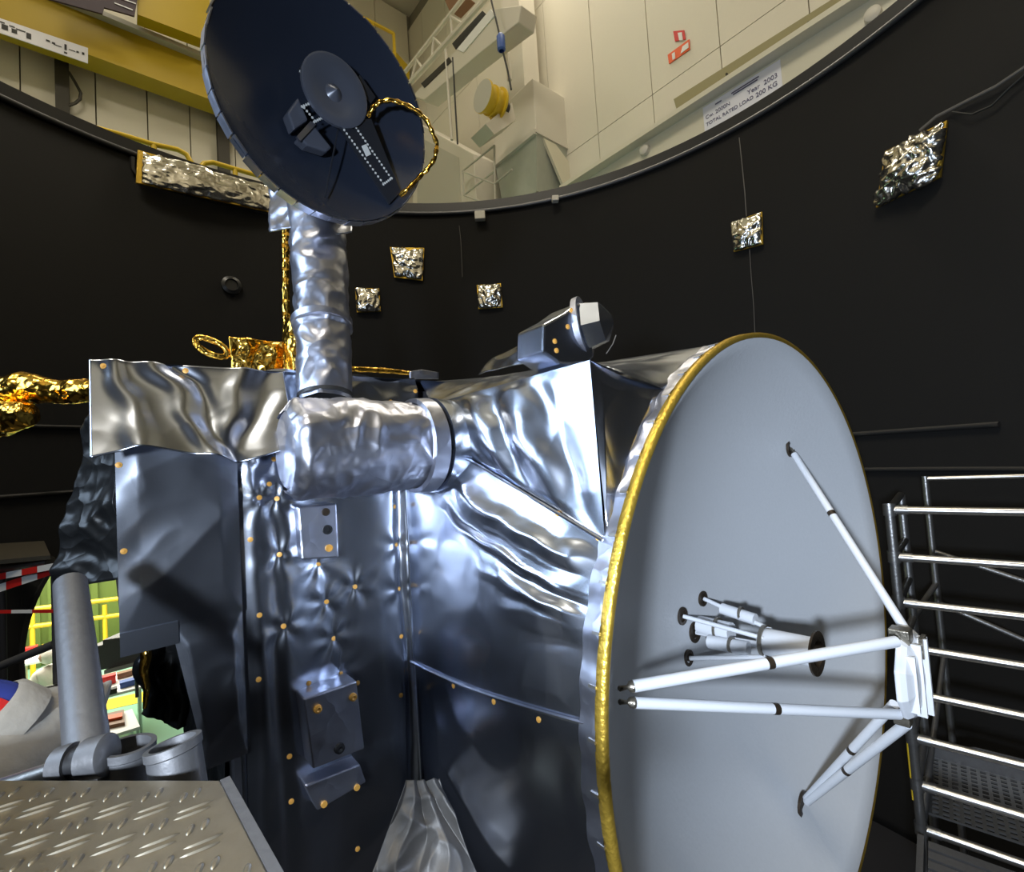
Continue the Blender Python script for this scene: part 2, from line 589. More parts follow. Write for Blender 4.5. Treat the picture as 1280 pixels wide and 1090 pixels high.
def ftop(u, v): return S(PA + 0.02 + 0.06 * (1 - v), lerp(-1.78, -1.20, u), lerp(0.90, 1.165 + 0.012 * math.sin(u * 14), v))
P_top = foil('top_blanket', ftop, 80, 40, 0.020, 31, 5.0, 'foil', sc, fade=0)
t_top = [PATCH[-1]]
def froof(u, v): return S(lerp(PA + 0.05, -2.0, v), lerp(-2.215, 1.07, u), 1.165 + 0.01 * math.sin(v * 9))
P_roof = foil('roof_blanket', froof, 120, 40, 0.012, 33, 4.0, 'foil', sc, fade=4)
# dark crinkled sheet hanging at the left flank
q00, q10, q11, q01 = on_a(64, 738, -1.25), on_a(156, 722, -1.1), on_a(142, 470, -1.1), on_a(108, 535, -1.25)
def fdrap(u, v):
    p = bil(q00, q10, q11, q01)(u, v)
    return p
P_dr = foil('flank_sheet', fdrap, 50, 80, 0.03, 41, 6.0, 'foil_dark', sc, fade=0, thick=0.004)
P_dr['label'] = 'dark crinkled sheet hanging at the left flank'
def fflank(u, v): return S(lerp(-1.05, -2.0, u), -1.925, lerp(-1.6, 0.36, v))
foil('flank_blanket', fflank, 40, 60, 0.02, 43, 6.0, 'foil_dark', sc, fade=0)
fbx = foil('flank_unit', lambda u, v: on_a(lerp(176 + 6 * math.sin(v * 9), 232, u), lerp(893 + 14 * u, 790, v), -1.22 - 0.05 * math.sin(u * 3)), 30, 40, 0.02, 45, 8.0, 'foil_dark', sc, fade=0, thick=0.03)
fbx['label'] = 'black wrapped unit under the left blanket'
gg = G().tube([on_a(x, y, -1.16) for x, y in ((181, 798), (183, 820), (180, 838), (184, 856), (181, 885))], [0.012, 0.016, 0.013, 0.010, 0.006], 8)
gg.build('gold_harness', 'foil_gold', sc, smooth=True)

# --- adapter blankets between the body and the dish
def rim(phi, a=-0.055, r=1.262):
    t = math.radians(phi)
    return S(a, r * math.cos(t), r * math.sin(t))
T = on_a(737, 450, -0.12)                      # tent apex
A1 = on_a(548, 548, -0.80)
def body_edge(c): return S(PA + 0.0, -1.27, c)
def fC(u, v):                                   # u from body to dish, v from the lower seam to the upper seam
    k_ = max(0.0, (v - 0.8) / 0.2)
    p0 = body_edge(lerp(0.03, 0.86, v)).lerp(A1, k_ * k_)
    p1 = rim(lerp(174.5, 153, v))
    return p0.lerp(p1, u) - DD * 0.03 * math.sin(u * math.pi)
def fold_C(u, v):
    h = 0
    for v0, sl, a, w, us in ((0.97, -0.15, 0.045, 0.05, .05), (0.80, -0.25, 0.040, 0.05, .35), (0.62, -0.20, 0.040, 0.05, .5), (0.88, -0.30, -0.035, 0.045, .2), (0.45, 0.02, 0.03, 0.06, .62), (0.30, 0.15, -0.02, 0.07, .7), (0.71, -0.2, -0.035, 0.04, .45)):
        x = (v + 0.05 * noise.noise(Vector((u * 4, v * 4, 2.0))) + 0.03 * noise.noise(Vector((u * 9, v * 9, 5.0))) - v0 - sl * (u - us)) / (w * (0.7 + 0.9 * u))
        k = max(0.0, min(1.0, (u - us) * 3)) * (1 - 0.6 * u)
        h += 0.7 * a * k * max(0, 1 - abs(x))
    return h
P_C = foil('middle_adapter_blanket', fC, 110, 110, 0.008, 51, 2.6, 'foil', sc, fade=10, fold=fold_C)
t_C = [PATCH[-1]]
def fD(u, v):
    p0 = lerp(body_edge(-1.65), body_edge(0.045), v)
    p1 = rim(lerp(238, 174, v))
    return p0.lerp(p1, u) + DD * 0.008 - DD * 0.02 * math.sin(u * math.pi)
P_D = foil('lower_adapter_blanket', fD, 90, 110, 0.012, 52, 2.4, 'foil', sc, fade=8)
t_D = [PATCH[-1]]
A2 = on_a(540, 505, -0.80)
A3 = rim(153)
def fA(u, v):                                   # v = 0 lower seam, v = 1 upper ridge
    lo = A1.lerp(A3, u) - DD * 0.012
    hi = A2.lerp(T, u)
    return lo.lerp(hi, v) - DD * 0.05 * math.sin(v * math.pi) * math.sin(min(1, u * 1.2) * math.pi) * 0.6
def fold_A(u, v):
    h = 0
    for u0, a, w in ((0.20, 0.022, 0.06), (0.38, 0.03, 0.07), (0.52, -0.028, 0.06), (0.66, 0.028, 0.07), (0.8, -0.02, 0.06)):
        x = (u + 0.06 * noise.noise(Vector((u * 4, v * 3, 8.0))) - u0 - 0.25 * (1 - v) + 0.1) / w
        h += 0.45 * a * math.exp(-x * x) * min(1, 4 * v * (1 - v) + .15)
    return h
P_A = foil('upper_adapter_blanket', fA, 100, 80, 0.006, 53, 3.0, 'foil', sc, fade=12, fold=fold_A)
t_A = [PATCH[-1]]
R1 = rim(133)
def fB(u, v):                                   # dark side of the tent, from the crease to the dish rim
    p0 = A3.lerp(T, v)
    p1 = rim(lerp(153, 127, v))
    return p0.lerp(p1, u) - ND * 0.02 * math.sin(u * math.pi) * v
P_B = foil('tent_side_blanket', fB, 60, 80, 0.014, 54, 3.5, 'foil', sc, fade=8)
t_B = [PATCH[-1]]
def fR(u, v):                                   # ridge and roof of the adapter, behind the crease
    lo = (A2.lerp(T, min(1, u / 0.6)) if u < 0.6 else T.lerp(rim(127), (u - 0.6) / 0.4))
    hi = S(lerp(-1.0, -0.85, u), lerp(-1.15, -0.3, u), lerp(1.17, 1.25, u)) if u < 0.6 else S(lerp(-0.91, -0.06, (u - .6) / .4), lerp(-0.64, -0.35, (u - .6) / .4), lerp(1.22, 1.21, (u - .6) / .4))
    return lo.lerp(hi, v)
foil('adapter_roof_blanket', fR, 90, 40, 0.014, 55, 4.0, 'foil', sc, fade=6)
t_R = [PATCH[-1]]
def fside(u, v): return rim(lerp(92, 128, u), lerp(-0.05, -0.55, v), lerp(1.262, 1.22, v))
foil('adapter_top_blanket', fside, 50, 24, 0.012, 56, 4.0, 'foil', sc, fade=6)
# narrow turned-up strip between the blankets and the dish rim
def fstrip(u, v): return rim(lerp(110, 250, u), lerp(-0.075, -0.02, v), 1.272 + 0.004 * math.sin(u * 150))
foil('rim_strip', fstrip, 160, 6, 0.004, 57, 12, 'foil_tape', sc, fade=0)
# seams: narrow folded edges
for nm, pts in (('seam', [fC(u / 20, 0.0) - DD * 0.006 for u in range(21)]), ('seam', [fA(u / 20, 0.0) - DD * 0.010 for u in range(21)]),
                ('seam', [fdark(1.0, v / 30) - DD * 0.01 + ND * 0.02 for v in range(31)]), ('seam', [fdark(0.0, v / 30) + ND * 0.012 for v in range(31)])):
    G().tube(pts, 0.006, 6).build(nm, 'foil', sc, smooth=True)
# foot drape at the bottom
b0, b1 = on_a(455, 1120, -0.72), on_a(610, 1120, -0.50)
b2, b3 = on_a(548, 975, -0.78), on_a(508, 975, -0.80)
P_foot = foil('foot_drape', bil(b0, b1, b2, b3), 90, 60, 0.03, 61, 6.0, 'drape', sc, fade=0,
              fold=lambda u, v: 0.05 * (1 - v * .6) * (abs(((u * 2.6 + 0.7 * v + 0.30 * math.sin(v * 5 + u * 3)) % 1) - .5) * 2 - .5), thick=0.003)
P_foot['label'] = 'grey pleated drape at the bottom corner'

# --- thruster-like horn cluster on the tent apex
hb = on_a(716, 424, -0.38)
g = G()
pt = [on_a(x, y, -0.22) for x, y in ((679, 440), (680, 405), (706, 391), (722, 379), (738, 377), (742, 446), (735, 458), (700, 455))]
g.prism(pt, -ND * 0.13)
br = g.build('bracket_cover', 'foil', sc, bevel=0.008)
hx = (ND * 0.88 + DD * 0.45 + ZZ * 0.10).normalized()
hc = on_a(735, 408, -0.24)
g = G().lathe(hc - hx * 0.02, hx, [(0, 0.05), (0.0, 0.085), (0.015, 0.088), (0.075, 0.074), (0.105, 0.02), (0.107, 0.0)], 6, ref=ZZ + DD * 0.4)
g.build('faceted_horn', 'foil', sc)
G().lathe(hc - hx * 0.03, hx, [(0, 0.09), (0, 0.105), (0.02, 0.107), (0.02, 0.09)], 28).build('horn_collar', 'foil_tape', sc, smooth=40)
w0, w1, w2, w3 = on_a(598, 468, -0.72), on_a(684, 448, -0.32), on_a(681, 415, -0.32), on_a(612, 452, -0.68)
foil('stay_sheet', bil(w0, w1, w2, w3), 30, 16, 0.012, 63, 7.0, 'foil', sc, fade=0, thick=0.004)
G().tube([on_a(758, 442, -0.22), on_a(766, 430, -0.22), on_a(770, 419, -0.22)], 0.0018, 5).build('wire_end', 'wire', sc)

# --- buttons
Z8 = lambda l: [(280 + x / 3.894, 480 + y / 3.894) for x, y in l]
Z1 = lambda l: [(280 + x / 3.114, 740 + y / 3.114) for x, y in l]
Z3 = lambda l: [(480 + x / 2.42, 640 + y / 2.42) for x, y in l]
Z2 = lambda l: [(480 + x / 3.2, 360 + y / 3.2) for x, y in l]
ZL = lambda l: [(x / 3.2, 400 + y / 3.2) for x, y in l]
for p in Z8([(110, 352), (243, 365), (220, 487), (172, 553), (258, 558), (440, 542), (363, 628), (402, 717), (128, 757), (270, 830), (373, 830), (458, 878), (638, 987), (498, 1060), (853, 997), (840, 783), (830, 597)]):
    button(*p, P_dark, trees=t_dark)
for p in Z1([(399, 38), (232, 133), (427, 181), (457, 316), (520, 354), (690, 173), (689, 402), (138, 90), (135, 340), (330, 355), (255, 640), (262, 815), (520, 1000)]):
    button(*p, P_dark, trees=t_dark)
for p in Z3([(97, 486), (210, 526), (332, 574), (468, 628), (615, 687)]): button(*p, P_D, trees=t_D)
for p in Z2([(280, 640), (420, 735), (555, 810), (695, 903), (858, 1000)]): button(*p, P_C, trees=t_C)
for p in Z2([(737, 268), (812, 268), (880, 265), (960, 275)]): button(*p, P_B, trees=t_B + t_A + t_R)
for p in Z2([(125, 413), (27, 455)]): button(*p, P_top, trees=t_top + t_R)
for p in ZL([(413, 185), (742, 203), (760, 552)]): button(*p, P_flap, trees=t_flap)
for p in ZL([(475, 580), (495, 925)]): button(*p, P_left, trees=t_left + t_flap)
brt = [BVHTree.FromPolygons([tuple(v) for v in pt], [tuple(range(len(pt)))])]
for p in Z2([(683, 213), (735, 155), (750, 90), (690, 250)]): button(*p, br, trees=brt)

# --- boxes on the front blanket
def panel_box(name, quad, a0, depth, m='foil_tape'):
    pts = [on_a(x, y, a0) for x, y in quad]
    o = G().prism(pts, -ND * depth).build(name, m, sc, bevel=0.006)
    return o, pts
o, pts = panel_box('sensor_unit', ((372, 634), (421, 629), (424, 697), (377, 700)), PA + 0.05, 0.08)
for x, y, r, m in ((407, 640, 0.014, 'bronze'), (409, 662, 0.017, 'black'), (411, 685, 0.013, 'kapton')):
    c = on_a(x, y, PA + 0.05)
    G().lathe(c, ND, [(0.0, r), (0.006, r), (0.006, r * 0.6), (0.002, r * 0.55), (0.002, 0)], 14).build('bolt', m, o)
o, pts = panel_box('electronics_box', ((379, 874), (446, 851), (456, 936), (391, 962)), PA + 0.09, 0.11)
for x, y, r, m in ((397, 886, 0.014, 'kapton'), (441, 871, 0.014, 'kapton'), (424, 935, 0.018, 'black')):
    c = on_a(x, y, PA + 0.09)
    G().lathe(c, ND, [(0.0, r), (0.01, r * .9), (0.012, r * 0.5), (0.008, 0)], 12).build('bolt', m, o)
o, pts = panel_box('small_box', ((381, 982), (450, 955), (458, 978), (397, 1014)), PA + 0.06, 0.08)
for x, y in ((405, 1005), (446, 984)):
    c = on_a(x, y, PA + 0.06)
    G().lathe(c, ND, [(0.0, 0.011), (0.006, 0.010), (0.006, 0)], 10).build('bolt', 'kapton', o)

# --- boom base (horizontal drum) and mast
ca = -0.74
def bc(px, py): 
    p = on_a(px, py, ca) - CAM - HC
    return p.dot(DD), p.z
bL, cL = bc(357, 562)
bR, cR = bc(535, 557)
cM = (cL + cR) / 2
drum_o = S(ca, bL, cM)
LB = bR - bL
def fdrum(u, v):
    t = v * 2 * math.pi
    x = u * LB * 0.90
    r = 0.150 + 0.006 * math.sin(u * 3)
    if u < 0.06: r *= 0.80 + 0.2 * (u / 0.06) ** .5
    return drum_o + DD * x + (ND * math.cos(t) + ZZ * math.sin(t)) * r
drum = foil('boom_drum', fdrum, 80, 110, 0.013, 71, 11.0, 'foil_tape', sc, fade=0)
G().lathe(drum_o, DD, [(-0.002, 0.0), (0.0, 0.115), (0.02, 0.14)], 40).build('end_cap', 'foil_tape', drum, smooth=60)
G().lathe(drum_o, DD, [(LB * .86, 0.155), (LB * .87, 0.170), (LB * .98, 0.174), (LB * .985, 0.160)], 48).build('drum_ring', 'foil_tape', drum, smooth=40)
G().lathe(drum_o, DD, [(LB * .985, 0.158), (LB * 1.01, 0.158)], 48).build('drum_gap', 'black', drum, smooth=40)
G().lathe(drum_o, DD, [(LB * 1.01, 0.162), (LB * 1.012, 0.176), (LB * 1.16, 0.17), (LB * 1.24, 0.15)], 48).build('drum_flange', 'foil', drum, smooth=40)

MY = 1.66
m_bot, m_top = at(407, 503, MY), at(396, 252, MY + 0.20)
md = (m_top - m_bot)
side = md.cross(Vector((0, 1, 0))).normalized()
fwd = side.cross(md).normalized()
def fmast(u, v):
    t = v * 2 * math.pi
    r = lerp(0.082, 0.104, u)
    if 0.33 < u < 0.36: r += 0.008
    return m_bot + md * u + (side * math.cos(t) + fwd * math.sin(t)) * r
mast = foil('mast', fmast, 110, 70, 0.012, 72, 10.0, 'foil_tape', sc, fade=0)
G().tube([m_bot + md * 0.015, m_bot + md * 0.03], 0.092, 24).build('mast_collar', 'dark_metal', mast, smooth=40)
G().lathe(m_bot + md * 0.34, md, [(0, 0.094), (0.004, 0.104), (0.028, 0.106), (0.032, 0.094)], 30).build('mast_collar', 'foil_tape', mast, smooth=40)

# --- medium dish on the mast
MC = at(414.5, 132, 1.62)
MN = Vector((math.cos(.785) * math.cos(.118), -math.sin(.785) * math.cos(.118), -math.sin(.118)))
MR = 0.375
MU = (ZZ - MN * MN.z).normalized()
MS = MU.cross(MN)
MDEP = 0.11
def mdish(r, t): return MC + (MU * math.cos(t) + MS * math.sin(t)) * r - MN * MDEP * (1 - (r / MR) ** 2)
prof = [(-MDEP * (1 - (r / MR) ** 2), r) for r in [MR * k / 14 for k in range(15)]]
prof += [(0.003, MR + 0.004), (-0.012, MR + 0.008), (-0.03, MR + 0.002)] + [(-MDEP * (1 - (r / MR) ** 2) - 0.03, r) for r in [MR * k / 8 for k in range(7, -1, -1)]]
mg = G().lathe(MC, MN, prof, 56, ref=MU).build('blue_dish', 'navy', sc, smooth=60)
mg['label'] = 'dark blue glossy dish on the foil wrapped mast'
g = G()
random.seed(4)
for k in range(40):                                  # taped edge
    t0, t1 = 2 * math.pi * k / 40, 2 * math.pi * (k + 0.92) / 40
    rr = MR + 0.007 + random.uniform(0, .006)
    for tt in (0,):
        a_, b_ = [MC + (MU * math.cos(t) + MS * math.sin(t)) * rr for t in (t0, t1)]
        g.prism([a_ + MN * 0.006, b_ + MN * 0.006, b_ - MN * 0.04, a_ - MN * 0.04], -(a_ + b_ - MC * 2).normalized() * 0.004)
g.build('edge_tape', 'foil_tape', mg)
def on_m(px, py, h=0.0): return onpl(px, py, MC - CAM + MN * h, MN)
Z2d = lambda x, y: (230 + x / 3.634, y / 3.634)
# subreflector with a dimple, in front of the dish
so = on_m(418, 115, 0.0)
G().lathe(so, MN, [(-0.05, 0.02), (-0.03, 0.085), (0.0, 0.118), (0.012, 0.118), (0.014, 0.112), (0.002, 0.07), (-0.004, 0.03), (0.012, 0.012), (0.02, 0)], 40).build('subreflector', 'sub_navy', mg, smooth=40)
def arm(name, quad, h, th=0.012, m='navy_arm'):
    return G().prism([on_m(*Z2d(x, y), h) for x, y in quad], -MN * th).build(name, m, mg)
ar = arm('support_arm', ((690, 545), (850, 540), (985, 870), (935, 925)), 0.0)
g = G()
for (x0, y0), (x1, y1) in (((715, 575), (905, 835)), ((770, 565), (940, 810)), ((905, 838), (943, 810))):
    nn = 17 if x1 - x0 > 60 else 6
    for k in range(nn):
        c = on_m(*Z2d(lerp(x0, x1, k / (nn - 1)), lerp(y0, y1, k / (nn - 1))), 0.0)
        g.box(c + MN * 0.001, MU * 0.0032, MS * 0.0032, MN * 0.0015)
g.build('fastener_rows', 'dot', ar)['kind'] = 'stuff'
G().prism([on_m(*Z2d(x, y), 0.0) for x, y in ((806, 664), (826, 656), (848, 702), (828, 712))], MN * 0.003).build('plate', 'dot', ar)
ar2 = arm('support_arm', ((525, 305), (600, 290), (660, 420), (640, 530), (575, 480)), -0.03)
g = G()
for (x0, y0), (x1, y1), nn in (((535, 485), (585, 465), 6), ((590, 555), (640, 528), 7), ((528, 325), (560, 305), 5), ((545, 490), (595, 550), 5)):
    for k in range(nn):
        c = on_m(*Z2d(lerp(x0, x1, k / (nn - 1)), lerp(y0, y1, k / (nn - 1))), -0.03)
        g.box(c + MN * 0.001, MU * 0.0032, MS * 0.0032, MN * 0.0015)
g.build('fastener_rows', 'dot', ar2)['kind'] = 'stuff'
arm('support_arm', ((770, 390), (800, 340), (870, 440), (850, 470)), -0.01)
for quad in (((470, 510), (520, 440), (565, 545), (500, 590)), ((520, 625), (585, 560), (672, 670), (650, 690), (560, 660))):
    b_ = G().prism([on_m(*Z2d(x, y), -0.03) for x, y in quad], -MN * 0.05).build('waveguide_bracket', 'sub_navy', mg, bevel=0.006)
G().prism([on_m(*Z2d(x, y), -0.02) for x, y in ((512, 620), (575, 550), (600, 565), (530, 640))], -MN * 0.01).build('clip', 'foil_tape', mg)
G().tube([on_m(*Z2d(705, 560), -0.02), on_m(*Z2d(640, 895), -0.01)], 0.003, 6).build('feed_line', 'navy_arm', mg)
pts = [Z2d(x, y) for x, y in ((835, 530), (855, 490), (890, 462), (940, 455), (1000, 472), (1060, 505), (1105, 550), (1128, 600), (1150, 655), (1140, 720), (1105, 770), (1070, 803), (1025, 850), (980, 890))]
hs = [0.0, .02, .04, .06, .08, .09, .10, .10, .10, .09, .07, .05, .03, .01]
cg = G()
cp = [on_m(x, y, h) for (x, y), h in zip(pts, hs)]
cps = []
for i in range(len(cp) - 1):
    for k in range(4): cps.append(cp[i].lerp(cp[i + 1], k / 4))
cps.append(cp[-1])
cg.tube(cps, [0.0085 + 0.002 * math.sin(i * 1.9) for i in range(len(cps))], 8).build('gold_cable', 'foil_gold', mg, smooth=True)
# foil head between mast and dish
g = G()
hp = [at(x, y, 1.70) for x, y in ((336, 288), (341, 232), (372, 236), (420, 262), (452, 276), (428, 292), (415, 275), (374, 280), (362, 292))]
def fhead(u, v):
    a_ = at(lerp(336, 366, v), lerp(289, 292, v), 1.60).lerp(at(lerp(430, 418, v), lerp(290, 296, v), 1.60), u)
    b_ = at(340, 230, 1.74).lerp(at(455, 275, 1.68), u)
    return a_.lerp(b_, v)
foil('mast_head_cover', lambda u, v: at(lerp(337, 440, u), lerp(290 - 4 * math.sin(u * 6), lerp(232, 276, u), v), 1.80 + 0.06 * v - 0.07 * math.sin(u * 3.14)), 40, 20, 0.014, 74, 10, 'foil_tape', sc, fade=0, thick=0.004)
G().tube([m_top - md * 0.12 - MN * 0.06, m_top - MN * 0.16, MC - MN * (MDEP + 0.12), MC - MN * (MDEP + 0.02)], [0.05, 0.06, 0.06, 0.05], 16).build('mast_head', 'foil_tape', sc, smooth=True)

# --- gold wrapped fittings
def ffold(u, v): return 0
def goldtube(name, path, rad, seed):
    path = [Vector(p) for p in path]
    n = len(path)
    def fn(u, v):
        x = u * (n - 1); i = min(int(x), n - 2)
        p = path[i].lerp(path[i + 1], x - i)
        t = (path[i + 1] - path[i]).normalized()
        s_ = t.cross(ZZ) if abs(t.z) < .9 else t.cross(Vector((1, 0, 0)))
        s_.normalize(); w_ = s_.cross(t)
        r = rad[i] + (rad[i + 1] - rad[i]) * (x - i)
        return p + (s_ * math.cos(v * 6.28319) + w_ * math.sin(v * 6.28319)) * r
    return foil(name, fn, 60, 36, 0.35 * max(rad) * .5, seed, 14, 'foil_gold', sc, fade=0)
goldtube('gold_arm', [at(-60, 492, 1.9), at(0, 490, 1.9), at(28, 486, 1.9), at(70, 490, 1.92), at(122, 488, 1.95), at(180, 488, 2.0)], [0.06, 0.055, 0.062, 0.045, 0.045, 0.045], 81)
goldtube('gold_fitting', [at(-40, 530, 1.84), at(0, 523, 1.84), at(36, 517, 1.84), at(41, 516, 1.84)], [0.07, 0.068, 0.045, 0.005], 82)
gp = [on_a(x, y, -1.5) for x, y in ((286, 421), (352, 425), (358, 428), (362, 470), (296, 470))]
def fgb(u, v): return bil(on_a(290, 470, -1.5), on_a(366, 470, -1.5), on_a(366, 429, -1.5), on_a(285, 422, -1.5))(u, v)
foil('gold_cover', fgb, 40, 24, 0.03, 83, 9, 'foil_gold', sc, fade=0, thick=0.01)
foil('gold_cover', lambda u, v: on_a(lerp(358, 378, u), lerp(470, 396, v), -1.45 + 0.05 * math.sin(u * 3)), 16, 30, 0.015, 84, 12, 'foil_gold', sc, fade=0, thick=0.01)
lp = []
for k in range(17):
    t = 2 * math.pi * k / 16
    lp.append(on_a(264 + 22 * math.cos(t) * math.cos(.42) - 7 * math.sin(t) * math.sin(.42), 434 + 22 * math.cos(t) * math.sin(.42) + 8 * math.sin(t), -1.5))
G().tube(lp, 0.014, 8).build('gold_loop', 'foil_gold', sc, smooth=True)
goldtube('gold_pole', [on_a(358, 475, -1.5), on_a(358, 400, -1.5), on_a(357, 330, -1.5), on_a(357, 270, -1.5)], [0.02, 0.016, 0.015, 0.015], 85)
goldtube('gold_rail', [on_a(432, 461, -1.3), on_a(480, 463, -1.3), on_a(535, 469, -1.3)], [0.012, 0.012, 0.008], 86)
foil('roof_tab', lambda u, v: on_a(lerp(512, 548, u), lerp(474, 462 + 6 * abs(u - .4), v), -1.1), 16, 10, 0.01, 87, 14, 'foil_tape', sc, fade=0, thick=0.004)

# --- big white dish
DEP, DR = 0.48, 1.25
def dz(r): return -DEP + DEP * (r / DR) ** 2
def dish(b, c, lift=0.0): return S(dz(math.hypot(b, c)) + lift, b, c)
prof = [(dz(DR * k / 24), DR * k / 24) for k in range(25)] + [(0.0, 1.258), (-0.045, 1.26)] + [(dz(DR * k / 12) - 0.045, DR * k / 12) for k in range(12, -1, -1)]
hga = G().lathe(S(0, 0, 0), ND, prof, 120, ref=ZZ).build('white_dish', 'dish_white', sc, smooth='all')
hga.data.set_sharp_from_angle(angle=math.radians(60))
hga['label'] = 'large white dish facing right'
G().lathe(S(0, 0, 0), ND, [(0.004, 1.252), (0.008, 1.262), (0.002, 1.273), (-0.022, 1.275), (-0.024, 1.26)], 120, ref=ZZ).build('gold_edge', 'gold_tape', hga, smooth='all')
g = G()
random.seed(9)
for k in range(24):
    p = rim(112 + k * 5.8, -0.03, 1.276)
    G_ = (p - S(-0.03, 0, 0)).normalized()
    g.box(p, ND * 0.012, G_ * 0.004, ND.cross(G_) * 0.004)
g.build('edge_clips', 'alu', hga)['kind'] = 'stuff'

def strut(p0, p1, r, band=0.55, fit=True):
    p0, p1 = Vector(p0), Vector(p1)
    o = G().tube([p0.lerp(p1, 0.05), p1], r, 14).build('strut', 'strut_white', hga, smooth=60)
    if fit:
        t = (p1 - p0).normalized()
        G().lathe(p0, t, [(0, 0.004), (0.005, 0.009), (0.03, 0.006), (0.04, r * .9), ((p1 - p0).length * 0.05, r)], 12).build('end_fitting', 'fitting', o, smooth=40)
    c = p0.lerp(p1, band)
    t = (p1 - p0).normalized()
    G().tube([c - t * 0.011, c + t * 0.011], r * 1.03, 14).build('band', 'bronze', o, smooth=60)
    return o
def foot(b, c, r=0.048):
    p = dish(b, c)
    o = G().lathe(p - ND * 0.004, ND, [(0, r), (0.012, r), (0.012, r * 0.62), (0.006, r * 0.6), (0.006, 0)], 20).build('foot_ring', 'bronze', hga, smooth=40)
    return p
fU = foot(0.595, 0.775)
fL = foot(0.332, -0.933, 0.06)
top_hub = on_a(1131, 786, 0.34)
top_hub2 = on_a(1120, 802, 0.36)
bot_hub = on_a(1126, 893, 0.33)
bot_hub2 = on_a(1133, 905, 0.34)
strut(fU, top_hub, 0.0165, 0.45)
l0 = dish(-1.0, 0.085, 0.01)
l1 = dish(-1.0, 0.045, 0.01)
strut(l0, top_hub2, 0.0185, 0.52)
strut(l1, bot_hub, 0.0175, 0.52)
strut(fL, bot_hub2, 0.0175, 0.50, False)
strut(fL + DD * 0.0 + ZZ * 0.01, on_a(1118, 880, 0.30), 0.0165, 0.60, False)
# subreflector seen from its back: a pointed ribbed shell
sr_c = S(0.345, 0.0, -0.045)
g = G().lathe(sr_c, ND, [(-0.01, 0.0), (-0.01, 0.10), (0.0, 0.158), (0.012, 0.160), (0.03, 0.145), (0.05, 0.10), (0.058, 0.0)], 10, ref=ZZ)
sub = g.build('subreflector', 'strut_white', hga, bevel=0.004)
for k in range(5):
    b_ = -0.10 + 0.05 * k
    h_ = math.sqrt(max(0.0, 0.145 ** 2 - b_ ** 2))
    G().box(sr_c + ND * 0.056 + DD * b_ - ND * 0.18 * abs(b_) , DD * 0.006, ND * 0.014, ZZ * h_ * 0.9).build('rib', 'strut_white', sub)
for p_, s_ in ((top_hub.lerp(top_hub2, .5), 0.03), (bot_hub.lerp(bot_hub2, .4), 0.024)):
    G().box(p_ + ND * 0.0, ND * s_, DD * s_, ZZ * s_ * 0.8).build('bracket', 'fitting', sub, bevel=0.004)
G().box(S(0.40, 0.01, 0.055), ND * 0.006, DD * 0.03, ZZ * 0.035).build('bracket', 'fitting', sub)
# feed horn on its frame of rods
hA = S(-0.46, 0.0, -0.06)
ho = G().lathe(S(-0.14, 0.0, -0.055), ND, [(-0.02, 0.0), (-0.02, 0.05), (0.0, 0.056), (0.195, 0.060), (0.20, 0.054), (0.02, 0.045), (0.02, 0.0)], 28).build('feed_horn', 'strut_white', hga, smooth=40)
G().lathe(S(-0.14, 0, -0.055), ND, [(0.185, 0.060), (0.195, 0.088), (0.203, 0.088), (0.203, 0.052), (0.06, 0.040), (0.05, 0.0)], 28).build('horn_mouth', 'bronze', ho, smooth=40)
G().lathe(S(-0.14, 0, -0.055), ND, [(-0.012, 0.066), (0.006, 0.070), (0.006, 0.062)], 28).build('horn_collar', 'fitting', ho, smooth=40)
for b_, c_, r_ in ((0.093, 0.049, 0.038), (-0.108, 0.014, 0.042), (-0.005, -0.091, 0.05), (-0.097, -0.183, 0.038), (0.12, -0.15, 0.036)):
    p = foot(b_, c_, r_)
    e = S(-0.13, b_ * 0.40, -0.055 + (c_ + 0.055) * 0.40)
    G().tube([p + ND * 0.01, e], 0.010, 10).build('rod', 'strut_white', ho, smooth=60)
for b_, c_, a0, a1, r_ in ((0.06, 0.03, -0.36, -0.20, 0.026), (-0.05, -0.10, -0.38, -0.20, 0.030), (0.02, -0.06, -0.46, -0.30, 0.045)):
    o = G().tube([S(a0, b_, c_), S(a1, b_ * .8, c_ * .8 - .01)], r_, 14).build('waveguide', 'strut_white', ho, smooth=60)
    G().tube([S(lerp(a0, a1, .55), b_ * .9, c_ * .9), S(lerp(a0, a1, .62), b_ * .9, c_ * .9)], r_ * 1.15, 14).build('clamp', 'fitting', o, smooth=60)
# stand the spacecraft rests on
st = thing('support_stand', Vector((S(-1.5, -0.3, 0).x, S(-1.5, -0.3, 0).y, 0)), 'dark support stand under the foil wrapped spacecraft', 'stand')
for b_ in (-1.5, 0.7):
    for a_ in (-1.15, -1.85):
        p = S(a_, b_, -1.6)
        G().tube([Vector((p.x, p.y, 0.0)), Vector((p.x, p.y, p.z))], 0.05, 10).build('leg', 'core', st)
G().box(S(-1.5, -0.4, -1.65), ND * 0.45, DD * 1.3, ZZ * 0.05).build('top_plate', 'core', st)

